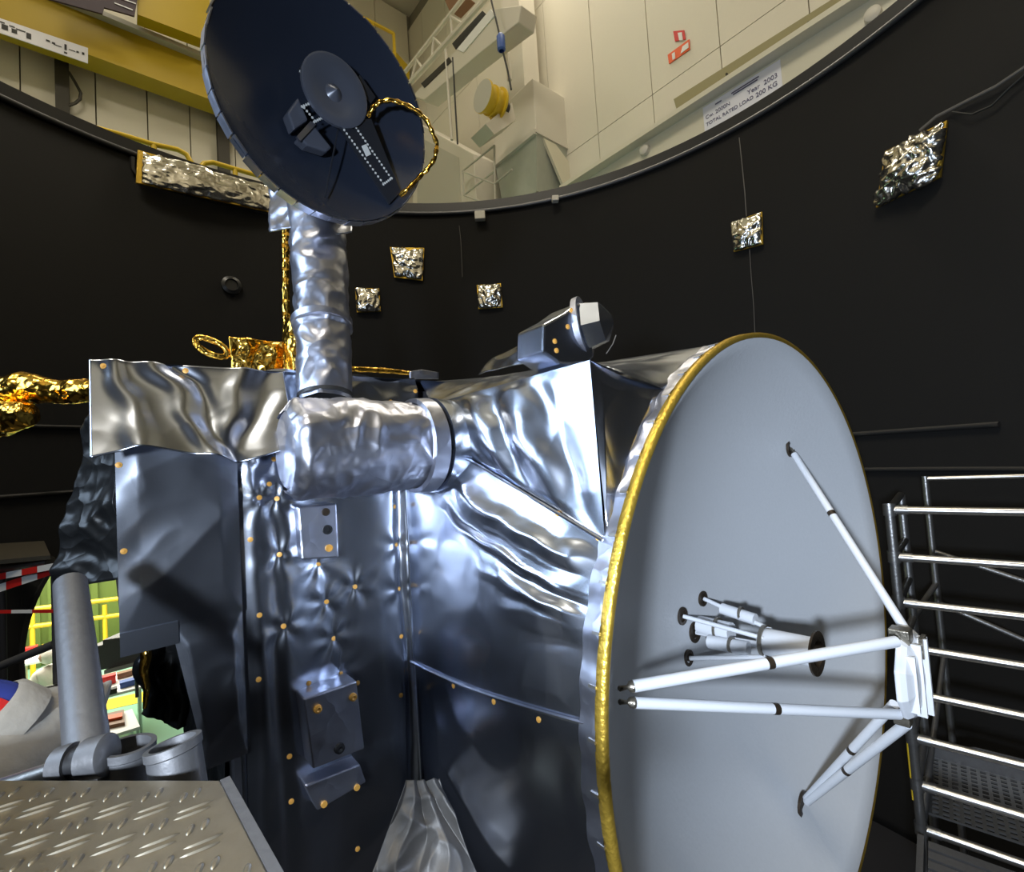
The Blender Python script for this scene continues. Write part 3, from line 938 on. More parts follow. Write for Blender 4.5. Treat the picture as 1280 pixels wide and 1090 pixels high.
# ================================================================== WALL PATCHES, WIRES
def wall_patch(name, quad, label, seed, amp=0.03, R=CHR - 0.05, puff=0.05, m='foil_crinkled', rimcol='gold_tape', group='foil patches on the chamber wall'):
    t = thing(name, on_cyl(*quad[0], R), label, 'foil patch', group)
    c = [on_cyl(x, y, R) for x, y in quad]
    fn = bil(c[3], c[2], c[1], c[0])
    nrm = Vector((CHX, CHY, 0)) - Vector((c[0].x, c[0].y, 0))
    nrm.normalize()
    foil('foil_sheet', lambda u, v: fn(u, v) + nrm * puff * (math.sin(u * math.pi) * math.sin(v * math.pi)) ** .5 if 0 < u < 1 and 0 < v < 1 else fn(u, v), 36, 36, amp, seed, 9, m, t, fade=0, thick=0.004)
    e = [p - nrm * 0.03 for p in c]
    mid = sum(e, Vector()) / 4
    g = G().prism([mid + (p - mid) * 1.07 for p in e], nrm * 0.025)
    g.build('backing', rimcol, t)
    return t
wall_patch('foil_patch', ((489, 310), (529, 311), (527, 349), (494, 345)), 'crinkled silver foil square, the topmost of three behind the mast', 101)
wall_patch('foil_patch', ((445, 361), (473, 361), (475, 388), (447, 389)), 'small silver foil square just right of the foil mast', 102)
wall_patch('foil_patch', ((597, 357), (625, 355), (627, 383), (599, 385)), 'small silver foil square left of the horn cluster on the black wall', 103)
wall_patch('foil_patch', ((915, 279), (951, 266), (952, 304), (918, 313)), 'pale foil square hanging on a wire above the white dish', 104)
wall_patch('foil_bundle', ((1108, 190), (1180, 154), (1172, 220), (1097, 256)), 'large crumpled silver foil bundle with cables at upper right', 105, amp=0.06, puff=0.12)
tw = wall_patch('foil_banner', ((179, 190), (340, 236), (338, 264), (177, 228)), 'long crinkled silver foil strip along the rim left of the blue dish', 106, amp=0.035, R=CHR - 0.12)
def wire(name, pts, r, m, label, R=CHR - 0.04, cat='wire'):
    o = G().tube([on_cyl(x, y, R) for x, y in pts], r, 6).build(name, m, smooth=True)
    return tag(o, label, cat)
wire('hanging_wire', ((924, 172), (927, 200), (931, 240), (933, 270)), 0.006, 'wire', 'thin wire from the rim down to the pale foil square')
wire('hanging_wire', ((937, 312), (939, 345), (942, 380), (944, 425)), 0.004, 'wire', 'thin wire from the pale foil square down to the white dish')
wire('hanging_wire', ((574, 282), (576, 300), (577, 320), (578, 346)), 0.004, 'wire', 'faint wire on the black wall above the small square')
wire('cable_bundle', ((1150, 163), (1170, 146), (1205, 128), (1245, 108), (1290, 78)), 0.014, 'wire', 'grey cable running from the foil bundle up to the right edge', cat='cable')
wire('slack_cable', ((1190, 140), (1215, 143), (1240, 132), (1260, 112), (1285, 90)), 0.008, 'cable', 'slack thin cable hanging under the grey cable at upper right', cat='cable')
for (x, y, s_) in ((600, 270, 0.08), (694, 249, 0.05)):
    p = on_cyl(x, y, CHR - 0.10)
    tag(G().box(p, Vector((s_, 0, 0)), Vector((0, 0.05, 0)), ZZ * s_ * 0.8).build('rim_clip', 'machine', bevel=0.01),
        'small square pale clip hanging under the rim pipe' if s_ > .06 else 'tiny pale clip on the rim pipe below the machine cabinet', 'clip')

# round port on the wall, left of the mast
p = on_cyl(289, 357, CHR - 0.02)
tag(G().lathe(p, Vector((CHX, CHY, p.z)) - p, [(0, 0.12), (0.03, 0.12), (0.05, 0.08), (0.02, 0.07), (0.02, 0)], 20).build('wall_port', 'rim_black', smooth=40), 'small round black port in the wall left of the mast', 'port')
# bent pipe holding the banner
wire('rim_bracket', ((166, 197), (166, 212), (173, 222), (200, 233), (260, 250), (338, 268)), 0.03, 'rim_black', 'black bent pipe under the long foil strip', R=CHR - 0.05, cat='pipe')

# ================================================================== HALL FURNITURE, LEFT
N1 = NW + 0.55
gr = thing('crane_girder', NDZ(N1, 0, 9.25), 'yellow crane girder with a printed strip along its lower edge', 'girder')
G().box(NDZ(N1, 1.0, 9.33), DD * 6.6, ND * 0.2, ZZ * 0.44).build('beam', 'yellow', gr)
G().box(NDZ(N1 + 0.05, 1.0, 9.82), DD * 6.6, ND * 0.32, ZZ * 0.05).build('flange', 'hall_grey', gr)
G().box(NDZ(N1 + 0.05, 1.0, 8.87), DD * 6.6, ND * 0.25, ZZ * 0.03).build('flange', 'yellow', gr)
sp = G().prism([on_n(-40, 9, N1 + 0.32), on_n(110, 60, N1 + 0.32), on_n(110, 79, N1 + 0.32), on_n(-40, 27, N1 + 0.32)], -ND * 0.02).build('printed_strip', 'sign_white', gr)
g = G()
for x, y, w, h in ((3, 28, 6, 1.2), (15, 33, 7, 1.2), (26, 38, 12, 1.2), (6, 34, 8, 6), (18, 39, 7, 5), (36, 45, 6, 7), (60, 51, 5, 2), (67, 54, 4, 2), (82, 59, 3, 7), (82, 66, 4, 2), (97, 65, 3, 2), (104, 67, 3, 3), (72, 57, 10, .8), (90, 63, 8, .8)):
    q = [on_n(x + dx * w / 2, y + dx * w / 2 * .36 + dy * h / 2, N1 + 0.325) for dx, dy in ((-1, -1), (1, -1), (1, 1), (-1, 1))]
    g.prism(q, ND * 0.004)
g.build('print', 'ink_black', sp)['kind'] = 'stuff'
# upper yellow girder and dark banner
ug = thing('upper_girder', NDZ(N1 + 1, 3, 11.2), 'upper yellow girder behind the top of the blue dish', 'girder')
q = [on_n(x, y, N1 + 0.6) for x, y in ((166, -20), (166, 16), (262, 52), (470, 130), (470, -40))]
G().prism([on_n(x, y, N1 + 0.8) for x, y in ((172, 18), (262, 52), (262, -25), (172, -40))], -ND * 0.3).build('beam', 'yellow', ug)
bn = thing('banner', on_n(100, 10, N1 + 0.9), 'dark banner with lines of white print above the yellow girder', 'banner')
G().prism([on_n(x, y, N1 + 0.9) for x, y in ((60, -30), (60, -2), (128, 17), (130, 9), (168, 20), (175, -20))], -ND * 0.04).build('sheet', 'banner', bn)
g = G()
for x0, y0, x1, y1 in ((143, 3, 166, 12), (150, -3, 170, 4)):
    g.prism([on_n(x0, y0, N1 + 0.91), on_n(x1, y1, N1 + 0.91), on_n(x1, y1 + 1.3, N1 + 0.91), on_n(x0, y0 + 1.3, N1 + 0.91)], ND * 0.005)
g.build('print', 'sign_white', bn)['kind'] = 'stuff'
for xa, xb, lab in ((70, 86, 'dark steel column on the cream wall at far left'), (270, 283, 'dark steel column just left of the blue dish')):
    a_, b_ = on_n(xa, 120, NW + 0.12), on_n(xb, 120, NW + 0.12)
    c = (a_ + b_) / 2
    w_ = (b_ - a_).length / 2
    t = thing('steel_column', Vector((c.x, c.y, Z0 + 2)), lab, 'column', 'steel columns on the left hall wall')
    for s_ in (-1, 1): G().box(Vector((c.x, c.y, Z0 + 5.6)) + ND * 0.08 * s_, DD * w_, ND * 0.015, ZZ * 3.6).build('flange', 'column', t)
    G().box(Vector((c.x, c.y, Z0 + 5.6)), DD * 0.015, ND * 0.08, ZZ * 3.6).build('web', 'column', t)
g = G().tube([on_n(x, y, NW + 0.2) for x, y in ((86, 90), (94, 103), (101, 116), (100, 124), (94, 129), (86, 132))], 0.03, 6)
tag(g.build('wall_cable', 'column', smooth=True), 'loop of dark cable beside the far left column', 'cable')
# yellow safety rails behind the rim
RR_ = CHR + 0.45
for pts, lab, posts in ((((60, 139), (86, 150), (112, 158), (150, 168), (190, 180), (222, 187), (233, 193), (239, 203), (241, 222)), 'yellow safety rail behind the rim, ending in a bend at the foil strip', ((192, 181), (116, 160))),
                        (((249, 226), (250, 210), (256, 204), (266, 203), (300, 213), (345, 226), (380, 236)), 'yellow safety rail behind the rim, under the blue dish', ((294, 212),))):
    t = thing('safety_rail', on_cyl(*pts[-1], RR_), lab, 'railing', 'yellow safety rails')
    G().tube([on_cyl(x, y, RR_) for x, y in pts], 0.035, 8).build('rail', 'yellow_rail', t, smooth=True)
    for x, y in posts:
        p = on_cyl(x, y, RR_)
        G().tube([p, Vector((p.x, p.y, Z0 + RIMZ + 0.1))], 0.035, 8).build('post', 'yellow_rail', t, smooth=True)
# yellow balcony behind the dish, upper middle
by = thing('balcony', on_n(465, 60, -11.5), 'yellow balcony railing with an orange panel above the blue dish', 'railing')
for pts in (((420, 10), (440, 15), (492, 42)), ((445, 45), (492, 68)), ((440, 15), (445, 60)), ((465, 27), (468, 70)), ((492, 42), (494, 84))):
    G().tube([on_n(x, y, -12.3) for x, y in pts], 0.05, 6).build('rail', 'yellow_rail', by)
G().prism([on_n(x, y, -12.35) for x, y in ((453, 28), (466, 34), (467, 46), (455, 40))], -ND * 0.03).build('panel', 'orange', by)
G().prism([on_n(x, y, -12.5) for x, y in ((430, 55), (494, 84), (512, 100), (512, 84), (496, 66), (430, 38))], -ND * 0.4).build('deck', 'yellow', by)

# ================================================================== HALL FURNITURE, RIGHT
# cream crane beam over the rim with the rated load plate
DB = 6.6
bm_ = thing('cream_beam', NDZ(-3, DB, 3.9), 'cream crane beam with a rated load plate above the rim', 'girder')
G().box(NDZ(-2.2, DB + 0.15, 4.35), ND * 3.6, DD * 0.15, ZZ * 0.48).build('web', 'cream_beam', bm_)
G().box(NDZ(-2.2, DB + 0.10, 4.86), ND * 3.6, DD * 0.28, ZZ * 0.035).build('flange', 'cream_beam', bm_)
G().tube([NDZ(-5.6, DB + 0.0, 4.985), NDZ(1.4, DB + 0.0, 4.985)], 0.02, 8).build('rail', 'cream_beam', bm_)
for k in range(6):
    G().box(NDZ(-5.2 + k * 1.25, DB + 0.02, 4.93), ND * 0.03, DD * 0.015, ZZ * 0.05).build('rail_post', 'cream_beam', bm_)
for x, y in ((807, 188), (1092, 20)):
    p = on_d(x, y, DB)
    G().lathe(p, -DD, [(0, 0.085), (0.06, 0.08), (0.08, 0.05), (0.08, 0)], 14).build('cap', 'machine', bm_, smooth=40)
pl = G().prism([NDZ(-3.13, DB - 0.012, 4.79), NDZ(-2.10, DB - 0.012, 4.79), NDZ(-2.10, DB - 0.012, 4.40), NDZ(-3.13, DB - 0.012, 4.40)], DD * 0.012).build('load_plate', 'sign_white', bm_)
rt = ND
text('lettering', 'TOTAL RATED LOAD', NDZ(-3.10, DB - 0.016, 4.50), rt, ZZ, 0.068, 'ink', pl)
text('lettering', '200 KG', NDZ(-2.42, DB - 0.016, 4.49), rt, ZZ, 0.085, 'ink', pl)
text('lettering', 'Cw. 2000N', NDZ(-3.10, DB - 0.016, 4.60), rt, ZZ, 0.075, 'ink', pl)
text('lettering', 'Year  2003', NDZ(-2.52, DB - 0.016, 4.59), rt, ZZ, 0.085, 'ink', pl)
g = G()
for n0, n1, z in ((-2.72, -2.36, 4.74), (-2.70, -2.38, 4.71), (-2.95, -2.86, 4.73)):
    g.box(NDZ((n0 + n1) / 2, DB - 0.016, z), ND * (n1 - n0) / 2, DD * 0.002, ZZ * 0.008)
g.build('print_line', 'ink', pl)['kind'] = 'stuff'
# olive niche in the wall
nc = thing('wall_niche', NDZ(-3, DW - 0.05, 6), 'long olive coloured opening in the cream wall above the beam', 'niche')
za, zb = on_d(850, 128, DW - 0.03), on_d(1045, 0, DW - 0.03)
q = [on_d(x, y, DW - 0.03) for x, y in ((842, 124), (1048, -6), (1120, -6), (852, 158))]
G().prism(q, DD * 0.05).build('back', 'olive', nc)
G().tube([on_d(845, 141, DW - 0.08), on_d(1085, -6, DW - 0.08)], 0.03, 8).build('sill', 'cream_beam', nc)
for x, y in ((908, 92), (1010, 28)):
    G().tube([on_d(x, y, DW - 0.05), on_d(x + 4, y + 10, DW - 0.05)], 0.02, 6).build('divider', 'column', nc)
rr = [on_d(x, y, DW - 0.06) for x, y in ((1032, 22), (1075, -4), (1085, -2), (1040, 26))]
G().prism(rr, -DD * 0.03).build('red_goods', 'red', nc)
# orange fire point sign
fs = thing('fire_sign', on_d(848, 60, DW), 'red and white fire equipment pictogram sign on the cream wall', 'sign')
def wsign(name, quad, m, parent, off=0.02): return G().prism([on_d(x, y, DW - off) for x, y in quad], DD * 0.015).build(name, m, parent)
Z5 = lambda x, y: (820 + x / 7.11, 20 + y / 7.11)
wsign('upper_plate', [Z5(*p) for p in ((152, 135), (250, 125), (262, 205), (168, 225))], 'red', fs)
wsign('upper_symbol', [Z5(*p) for p in ((192, 150), (228, 143), (238, 212), (205, 215))], 'white', fs, 0.03)
wsign('lower_plate', [Z5(*p) for p in ((103, 345), (295, 205), (300, 295), (115, 425))], 'orange', fs)
wsign('lower_symbol', [Z5(*p) for p in ((140, 335), (165, 318), (170, 375), (147, 390))], 'white', fs, 0.03)
wsign('lower_symbol', [Z5(*p) for p in ((235, 270), (285, 232), (288, 280), (218, 335))], 'white', fs, 0.03)
# hoist: mast column, cabinet, cable drum, gantry
DC = 6.9
def hq(name, quad, D, th, m, parent, bevel=0.0): return G().prism([on_d(x, y, D) for x, y in quad], DD * th).build(name, m, parent, bevel=bevel)
hm = thing('hoist_machine', NDZ(-7.3, DC, 5.5), 'cream hoist cabinet on a column above the rim with open underside', 'machine')
cn0, cn1 = -7.62, -6.62
cab_lo, cab_hi = 6.75, 8.0
p0 = on_n(672, 162, -6.75); 
cb = CAM
NF = -6.9                                   # front face of the cabinet (faces the camera side, normal ND)
f_l, f_r = on_n(668, 130, NF), on_n(731, 150, NF)
d0 = (f_l - CAM).dot(DD); d1 = (f_r - CAM).dot(DD)
zt = (on_n(667, 98, NF) - CAM).z; zb_ = (on_n(671, 163, NF) - CAM).z
NB = -8.3
cabt = G().box(NDZ((NF + NB) / 2, (d0 + d1) / 2, (zt + zb_) / 2), ND * (NF - NB) / 2, DD * (d1 - d0) / 2, ZZ * (zt - zb_) / 2).build('cabinet', 'machine', hm, bevel=0.02)
# tapering hood under the cabinet, open below
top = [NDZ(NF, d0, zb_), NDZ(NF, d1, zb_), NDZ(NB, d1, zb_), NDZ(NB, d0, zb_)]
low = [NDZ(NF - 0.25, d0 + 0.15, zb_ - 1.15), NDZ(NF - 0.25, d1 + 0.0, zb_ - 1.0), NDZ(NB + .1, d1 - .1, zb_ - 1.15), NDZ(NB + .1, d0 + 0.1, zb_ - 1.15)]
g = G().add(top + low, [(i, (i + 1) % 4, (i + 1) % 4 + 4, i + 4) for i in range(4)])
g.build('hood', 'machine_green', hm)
G().prism([NDZ(NF + 0.02, d0 - 0.03, zb_ + 0.03), NDZ(NF + 0.02, d1 + 0.03, zb_ + 0.03), NDZ(NF + 0.02, d1 + 0.03, zb_ - 0.06), NDZ(NF + 0.02, d0 - 0.03, zb_ - 0.06)], -ND * 0.1).build('lip', 'machine', hm)
G().box(NDZ((NF + NB) / 2, d0 - 0.02, zb_ - 0.03), ND * (NF - NB) / 2, DD * 0.04, ZZ * 0.06).build('lip', 'machine', hm)
G().prism([NDZ(NF + 0.01, lerp(d0, d1, .12), zb_ - 0.1), NDZ(NF + 0.01, lerp(d0, d1, .35), zb_ - 0.1), NDZ(NF + 0.01, lerp(d0, d1, .95), zb_ - 0.75), NDZ(NF + 0.01, d1, zb_ - 1.2), NDZ(NF + 0.01, lerp(d0, d1, .55), zb_ - 1.25)], -ND * 0.06).build('gusset', 'cream_beam', hm)
cc = on_n(655, 60, NF - 0.6) - CAM
G().box(NDZ(NF - 0.7, cc.dot(DD), zt + 2.4), ND * 0.28, DD * 0.24, ZZ * 2.4).build('column', 'machine', hm)
G().tube([on_n(632, 40, NF - 0.3), on_n(637, 100, NF - 0.3)], 0.05, 8).build('conduit', 'machine', hm)
# cable drum on a bracket
dc = on_n(603, 120, NF - 0.2); de = on_n(632, 122, NF - 0.5)
ax = DD.copy()
G().lathe(dc, ax, [(0, 0.0), (0, 0.30), (0.05, 0.30), (0.05, 0.25), (0.2, 0.25), (0.2, 0.28), (0.26, 0.28), (0.26, 0.25), (0.38, 0.25), (0.38, 0.31), (0.42, 0.31), (0.42, 0.0)], 28).build('cable_drum', 'yellow_rail', hm, smooth=40)
G().lathe(dc - ax * 0.005, ax, [(0, 0.0), (0, 0.295), (0.02, 0.295)], 28).build('drum_face', 'hall_grey', hm)
G().lathe(dc, ax, [(0.42, 0.12), (0.62, 0.12), (0.62, 0)], 16).build('motor', 'dark_metal', hm, smooth=40)
G().prism([on_n(x, y, NF - 0.15) for x, y in ((607, 155), (640, 128), (645, 150), (618, 168))], -ND * 0.5).build('drum_bracket', 'machine', hm)
# gantry beam with lattice going up to the right
gt = thing('gantry', on_d(560, 80, 6.4), 'pale gantry beam with lattice truss rising beside the blue dish', 'gantry')
def dl(*pts, D=6.0): return [on_d(x, y, D) for x, y in pts]
G().tube(dl((500, 118), (600, 8), (625, -20)), 0.07, 8).build('chord', 'machine', gt)
G().tube(dl((500, 98), (560, 22), (585, -10)), 0.05, 8).build('chord', 'machine', gt)
for k in range(7):
    a_ = dl((lerp(502, 590, k / 7), lerp(112, 15, k / 7)))[0]
    b_ = dl((lerp(502, 575, (k + (0.9 if k % 2 else -.3)) / 7), lerp(96, 2, (k + (0.9 if k % 2 else -.3)) / 7)))[0]
    G().tube([a_, b_], 0.03, 6).build('brace', 'machine', gt)
G().prism(dl((515, 120), (620, 10), (652, 6), (648, 28), (600, 66), (530, 125)), DD * 0.4).build('beam', 'machine', gt, bevel=0.02)
G().prism([p - DD * 0.02 for p in dl((527, 105), (562, 72), (565, 77), (531, 110))], DD * 0.03).build('slot', 'dark_metal', gt)
G().prism([p - DD * 0.02 for p in dl((566, 55), (604, 14), (608, 18), (570, 62))], DD * 0.03).build('slot', 'dark_metal', gt)
G().prism([p - DD * 0.02 for p in dl((572, 62), (614, 12), (619, 20), (580, 66))], DD * 0.03).build('light_tube', 'white', gt)
G().tube(dl((557, 62), (561, 120), (565, 175)), 0.035, 6).build('hanger', 'machine', gt)
G().tube(dl((566, 72), (569, 130), (572, 180)), 0.02, 6).build('hanger_cable', 'cable', gt)
G().prism(dl((556, 0), (572, -12), (580, -6), (562, 14)), DD * 0.3).build('motor', 'brown', gt)
pdn = thing('pendant_control', on_d(627, 60, 5.85), 'blue pendant control hanging on a cable beside the hoist column', 'control')
G().lathe(on_d(627, 64, 5.85), ZZ, [(0, 0.05), (0.03, 0.08), (0.28, 0.08), (0.33, 0.05), (0.34, 0)], 12).build('housing', 'blue', pdn, smooth=40)
G().tube(dl((614, 0), (619, 20), (624, 42), D=5.85), 0.018, 6).build('cable', 'cable', pdn)
G().tube(dl((629, 66), (635, 90), (639, 112), D=5.85), 0.018, 6).build('cable', 'cable', pdn)
# guard frame and tan cabinet under the gantry
gf = thing('guard_frame', on_d(600, 240, 6.3), 'thin grey guard frame left of the hoist hood', 'railing')
for pts in (((578, 214), (618, 182)), ((578, 214), (618, 230)), ((580, 244), (618, 214)), ((580, 244), (606, 254)), ((618, 182), (619, 256)), ((578, 214), (580, 244)), ((618, 230), (640, 212))):
    G().tube(dl(*pts, D=6.3), 0.022, 6).build('bar', 'hall_grey', gf)
tb = thing('tan_cabinet', on_d(550, 260, 6.7), 'plain tan cabinet behind the rim right of the blue dish', 'cabinet')
qd = [on_d(x, y, 6.5) for x, y in ((516, 150), (592, 192), (596, 262), (516, 275))]
G().prism(qd, DD * 0.9).build('body', 'machine', tb, bevel=0.02)
G().prism([p - DD * 0.012 for p in [on_d(x, y, 6.5) for x, y in ((522, 170), (574, 197), (577, 262), (522, 268))]], DD * 0.02).build('door', 'hall_grey', tb)

# ================================================================== RIGHT SCAFFOLD
RD = Vector((math.sin(.852), -math.cos(.852), 0))      # rails come towards the camera
q0 = at(1112, 640, 3.0)
def floor_at(p): return Vector((p.x, p.y, 0))
sf = thing('scaffold_tower', floor_at(q0), 'aluminium scaffold tower with eight horizontal rails right of the white dish', 'scaffold')
ys = [637, 696, 753, 809, 866, 923, 982, 1038]
def railp(k):
    p = at(1116, ys[k], 3.0); return p
zr = [railp(k).z for k in range(8)]
px0, py0 = q0.x, q0.y
for k in range(8):
    p = Vector((px0, py0, zr[k]))
    G().tube([p, p + RD * 1.6], 0.0235, 14).build('rail', 'alu', sf, smooth=60)
    G().tube([p + RD * 0.03, p + RD * 0.09], 0.028, 12).build('rail_sleeve', 'steel', sf, smooth=60)
AW = Vector((-RD.y, RD.x, 0))                             # away to the right
def post(b_, ztop, m='steel', r=0.026):
    G().tube([Vector((b_.x, b_.y, 0)), Vector((b_.x, b_.y, ztop))], r, 14).build('post', m, sf, smooth=60)
    return b_
post(q0, zr[0] + 0.02)
pB = post(at(1134, 700, 3.45), zr[0] + 0.03)
pC = post(at(1167, 700, 4.0), zr[0] + 0.10, r=0.024)
post(q0 + RD * 1.6, zr[0] + 0.02)
pE = post(pC + RD * 1.6, zr[0] + 0.10)
for k, z in enumerate(zr):
    p = Vector((px0, py0, z))
    G().tube([p, Vector((pB.x, pB.y, z + (0.03 if k == 0 else 0)))], 0.022, 10).build('rung', 'dark_metal' if k < 3 else 'galv', sf, smooth=60)
    G().lathe(p - ZZ * 0.035, ZZ, [(0, 0.033), (0.07, 0.033)], 14).build('coupler', 'steel', sf, smooth=60)
z0_ = zr[0]
G().tube([Vector((pC.x, pC.y, z0_ + 0.08)), Vector((pC.x, pC.y, z0_ + 0.10)) + RD * 1.6], 0.02, 10).build('handrail', 'alu', sf, smooth=60)
G().tube([Vector((pC.x, pC.y, zr[2] + 0.05)), Vector((pC.x, pC.y, zr[4])) + RD * 1.6], 0.02, 10).build('diagonal_brace', 'steel', sf, smooth=60)
G().tube([Vector((pC.x, pC.y, zr[3] - 0.1)), Vector((pC.x, pC.y, zr[6])) + RD * 1.6], 0.02, 10).build('diagonal_brace', 'steel', sf, smooth=60)
G().tube([Vector((pB.x, pB.y, zr[3])), Vector((pC.x, pC.y, zr[3] + 0.05))], 0.02, 8).build('rung', 'galv', sf, smooth=60)
G().tube([Vector((px0, py0, zr[7])), Vector((pC.x, pC.y, zr[5]))], 0.018, 8).build('diagonal_brace', 'galv', sf, smooth=60)
G().tube([Vector((px0, py0, zr[6] - .1)) - RD * .02, Vector((px0, py0, zr[4])) - RD * .02], 0.012, 8).build('yellow_tie', 'yellow_rail', sf, smooth=60)
# perforated deck plate inside the tower
dk0 = at(1150, 1012, 3.2)
g = G()
NX, NY, cw = 30, 14, 0.05
for i in range(NX):
    for j in range(NY):
        o_ = dk0 + RD * (i * cw) + AW * (j * cw)
        a_, b_ = RD * cw, AW * cw
        ou = [o_, o_ + a_, o_ + a_ + b_, o_ + b_]
        c_ = o_ + a_ / 2 + b_ / 2
        inn = [c_ + (p - c_) * 0.62 for p in ou]
        g.add(ou + inn, [(0, 1, 5, 4), (1, 2, 6, 5), (2, 3, 7, 6), (3, 0, 4, 7)])
o = g.build('perforated_deck', 'steel', sf)
o.modifiers.new('thickness', 'SOLIDIFY').thickness = 0.012
G().prism([dk0 + AW * 0.70 + ZZ * 0.0, dk0 + AW * 0.70 + RD * 1.5, dk0 + AW * 0.70 + RD * 1.5 + ZZ * 0.15, dk0 + AW * 0.70 + ZZ * 0.15 + RD * 0.3, dk0 + AW * 0.70 + ZZ * 0.05], AW * 0.01).build('toe_board', 'galv', sf)
# ribbed steps in the corner
stp = at(1152, 1052, 2.85)
for k in range(4):
    G().box(stp + RD * 0.65 - AW * (0.02 + 0.075 * k) - ZZ * 0.004 * k, RD * 0.62, AW * 0.031, ZZ * 0.012).build('plank', 'galv', sf)
G().prism([stp - RD * 0.02 + AW * 0.06, stp - RD * 0.02 - AW * 0.34, stp - RD * 0.02 - AW * 0.34 - ZZ * 0.1, stp - RD * 0.02 + AW * 0.06 - ZZ * 0.1], RD * 0.03).build('side_plate', 'galv', sf)

# ================================================================== NEAR LEFT SCAFFOLD
PZ = -0.42
pc = on_z(275, 975, PZ)
pl_ = on_z(0, 975, PZ)
pr_ = on_z(335, 1090, PZ)
edge = (pr_ - pc).normalized()
back = (pl_ - pc).normalized()
ns = thing('near_scaffold', floor_at(pc), 'grey tube scaffold with a tread plate at the lower left corner', 'scaffold')
corners = [pc + back * 0.75, pc, pc + edge * 0.48, pc + edge * 0.48 + back * 1.05]
tp = G().prism(corners, -ZZ * 0.012).build('tread_plate', 'plate', ns, bevel=0.002)
g = G()
X_, Y_ = -back, Vector((0, 1, 0)) - back * back.y
Y_.normalize()
def lens(c, ax, L_, w_, h_):
    ay = ZZ.cross(ax)
    v, n_ = [], 8
    for k in range(n_ + 1):
        t = -1 + 2 * k / n_
        ww = w_ * (1 - t * t) ** .5 if abs(t) < 1 else 0.0
        hh = h_ * (1 - t * t) ** .5 if abs(t) < 1 else 0.0
        p = c + ax * L_ * t
        v += [p - ay * ww, p - ay * ww * .45 + ZZ * hh, p + ay * ww * .45 + ZZ * hh, p + ay * ww]
    f = [(k * 4 + j, k * 4 + 4 + j, k * 4 + 5 + j, k * 4 + 1 + j) for k in range(n_) for j in range(3)]
    g.add(v, f)
e1, e2 = (X_ + Y_ * 0.75).normalized(), (Y_ - X_ * 0.45).normalized()
inside = lambda p: (p - pc).cross(edge).z > 0.012 and (p - pc).dot(Y_) < -0.008 and (p - pc).dot(-back) > -1.0
for i in range(-18, 12):
    for j in range(0, 9):
        c = pc + X_ * (i * 0.055 - 0.02) - Y_ * (0.03 + j * 0.055)
        for s_ in (-1, 1):
            q = c + e1 * s_ * 0.0075
            if inside(q): lens(q + ZZ * 0.0002, e2, 0.0105, 0.0042, 0.0022)
        c = c + X_ * 0.0275 - Y_ * 0.0275
        for s_ in (-1, 1):
            q = c + e2 * s_ * 0.0065
            if inside(q): lens(q + ZZ * 0.0002, e1, 0.020, 0.0034, 0.0022)
g.build('tread_bars', 'plate', tp, smooth=40)
G().prism([pc + ZZ * 0.0, pc + edge * 0.48, pc + edge * 0.48 - ZZ * 0.06, pc - ZZ * 0.06], Vector((edge.y, -edge.x, 0)) * -0.012).build('edge_rail', 'galv', tp)
def hollow(c, ax, r, L_, name='socket_tube'):
    ax = Vector(ax).normalized()
    return G().lathe(c, ax, [(0, r * .86), (0, r), (-0.012, r), (-0.014, r * .94), (-L_, r * .94), (-L_, r * .8), (0, r * .80), (0, r * .86)][::1], 28).build(name, 'galv', ns, smooth=40)
hollow(at(160, 931, 0.80), (0.05, 0.05, 1), 0.038, 0.22)
hollow(at(216, 928, 0.76), (-0.20, 0.10, 1), 0.038, 0.26)
for x in (160, 216):
    p = at(x, 931, 0.80 if x < 200 else 0.76)
    G().lathe(p - ZZ * 0.12, ZZ, [(0, 0), (0, 0.03)], 16).build('tube_plug', 'black', ns)
ta, tb_ = at(88, 730, 1.10), at(110, 945, 0.79)
G().tube([ta, tb_], 0.0300, 24).build('slanting_tube', 'galv', ns, smooth=60)
cl_ = at(105, 950, 0.765)
cx_ = Vector((0.95, 0.1, 0.12)).normalized()
G().lathe(cl_, cx_, [(-0.037, 0.0), (-0.037, 0.027), (-0.014, 0.028), (-0.014, 0.022), (0.004, 0.022), (0.004, 0.030), (0.034, 0.030), (0.037, 0.026), (0.037, 0)], 28).build('coupler', 'galv', ns, smooth=40)
G().lathe(cl_, cx_, [(-0.014, 0.0225), (0.004, 0.0225)], 24).build('coupler_gap', 'black', ns, smooth=60)
G().tube([at(-40, 1000, 0.80), at(76, 962, 0.775)], 0.016, 14).build('cross_tube', 'alu', ns, smooth=60)
for off_ in (0.1, 0.55):
    p = pc + edge * 0.05 + back * off_
    G().tube([Vector((p.x, p.y - .05, 0)), Vector((p.x, p.y - .05, pc.z - 0.012))], 0.024, 12).build('leg', 'galv', ns, smooth=60)
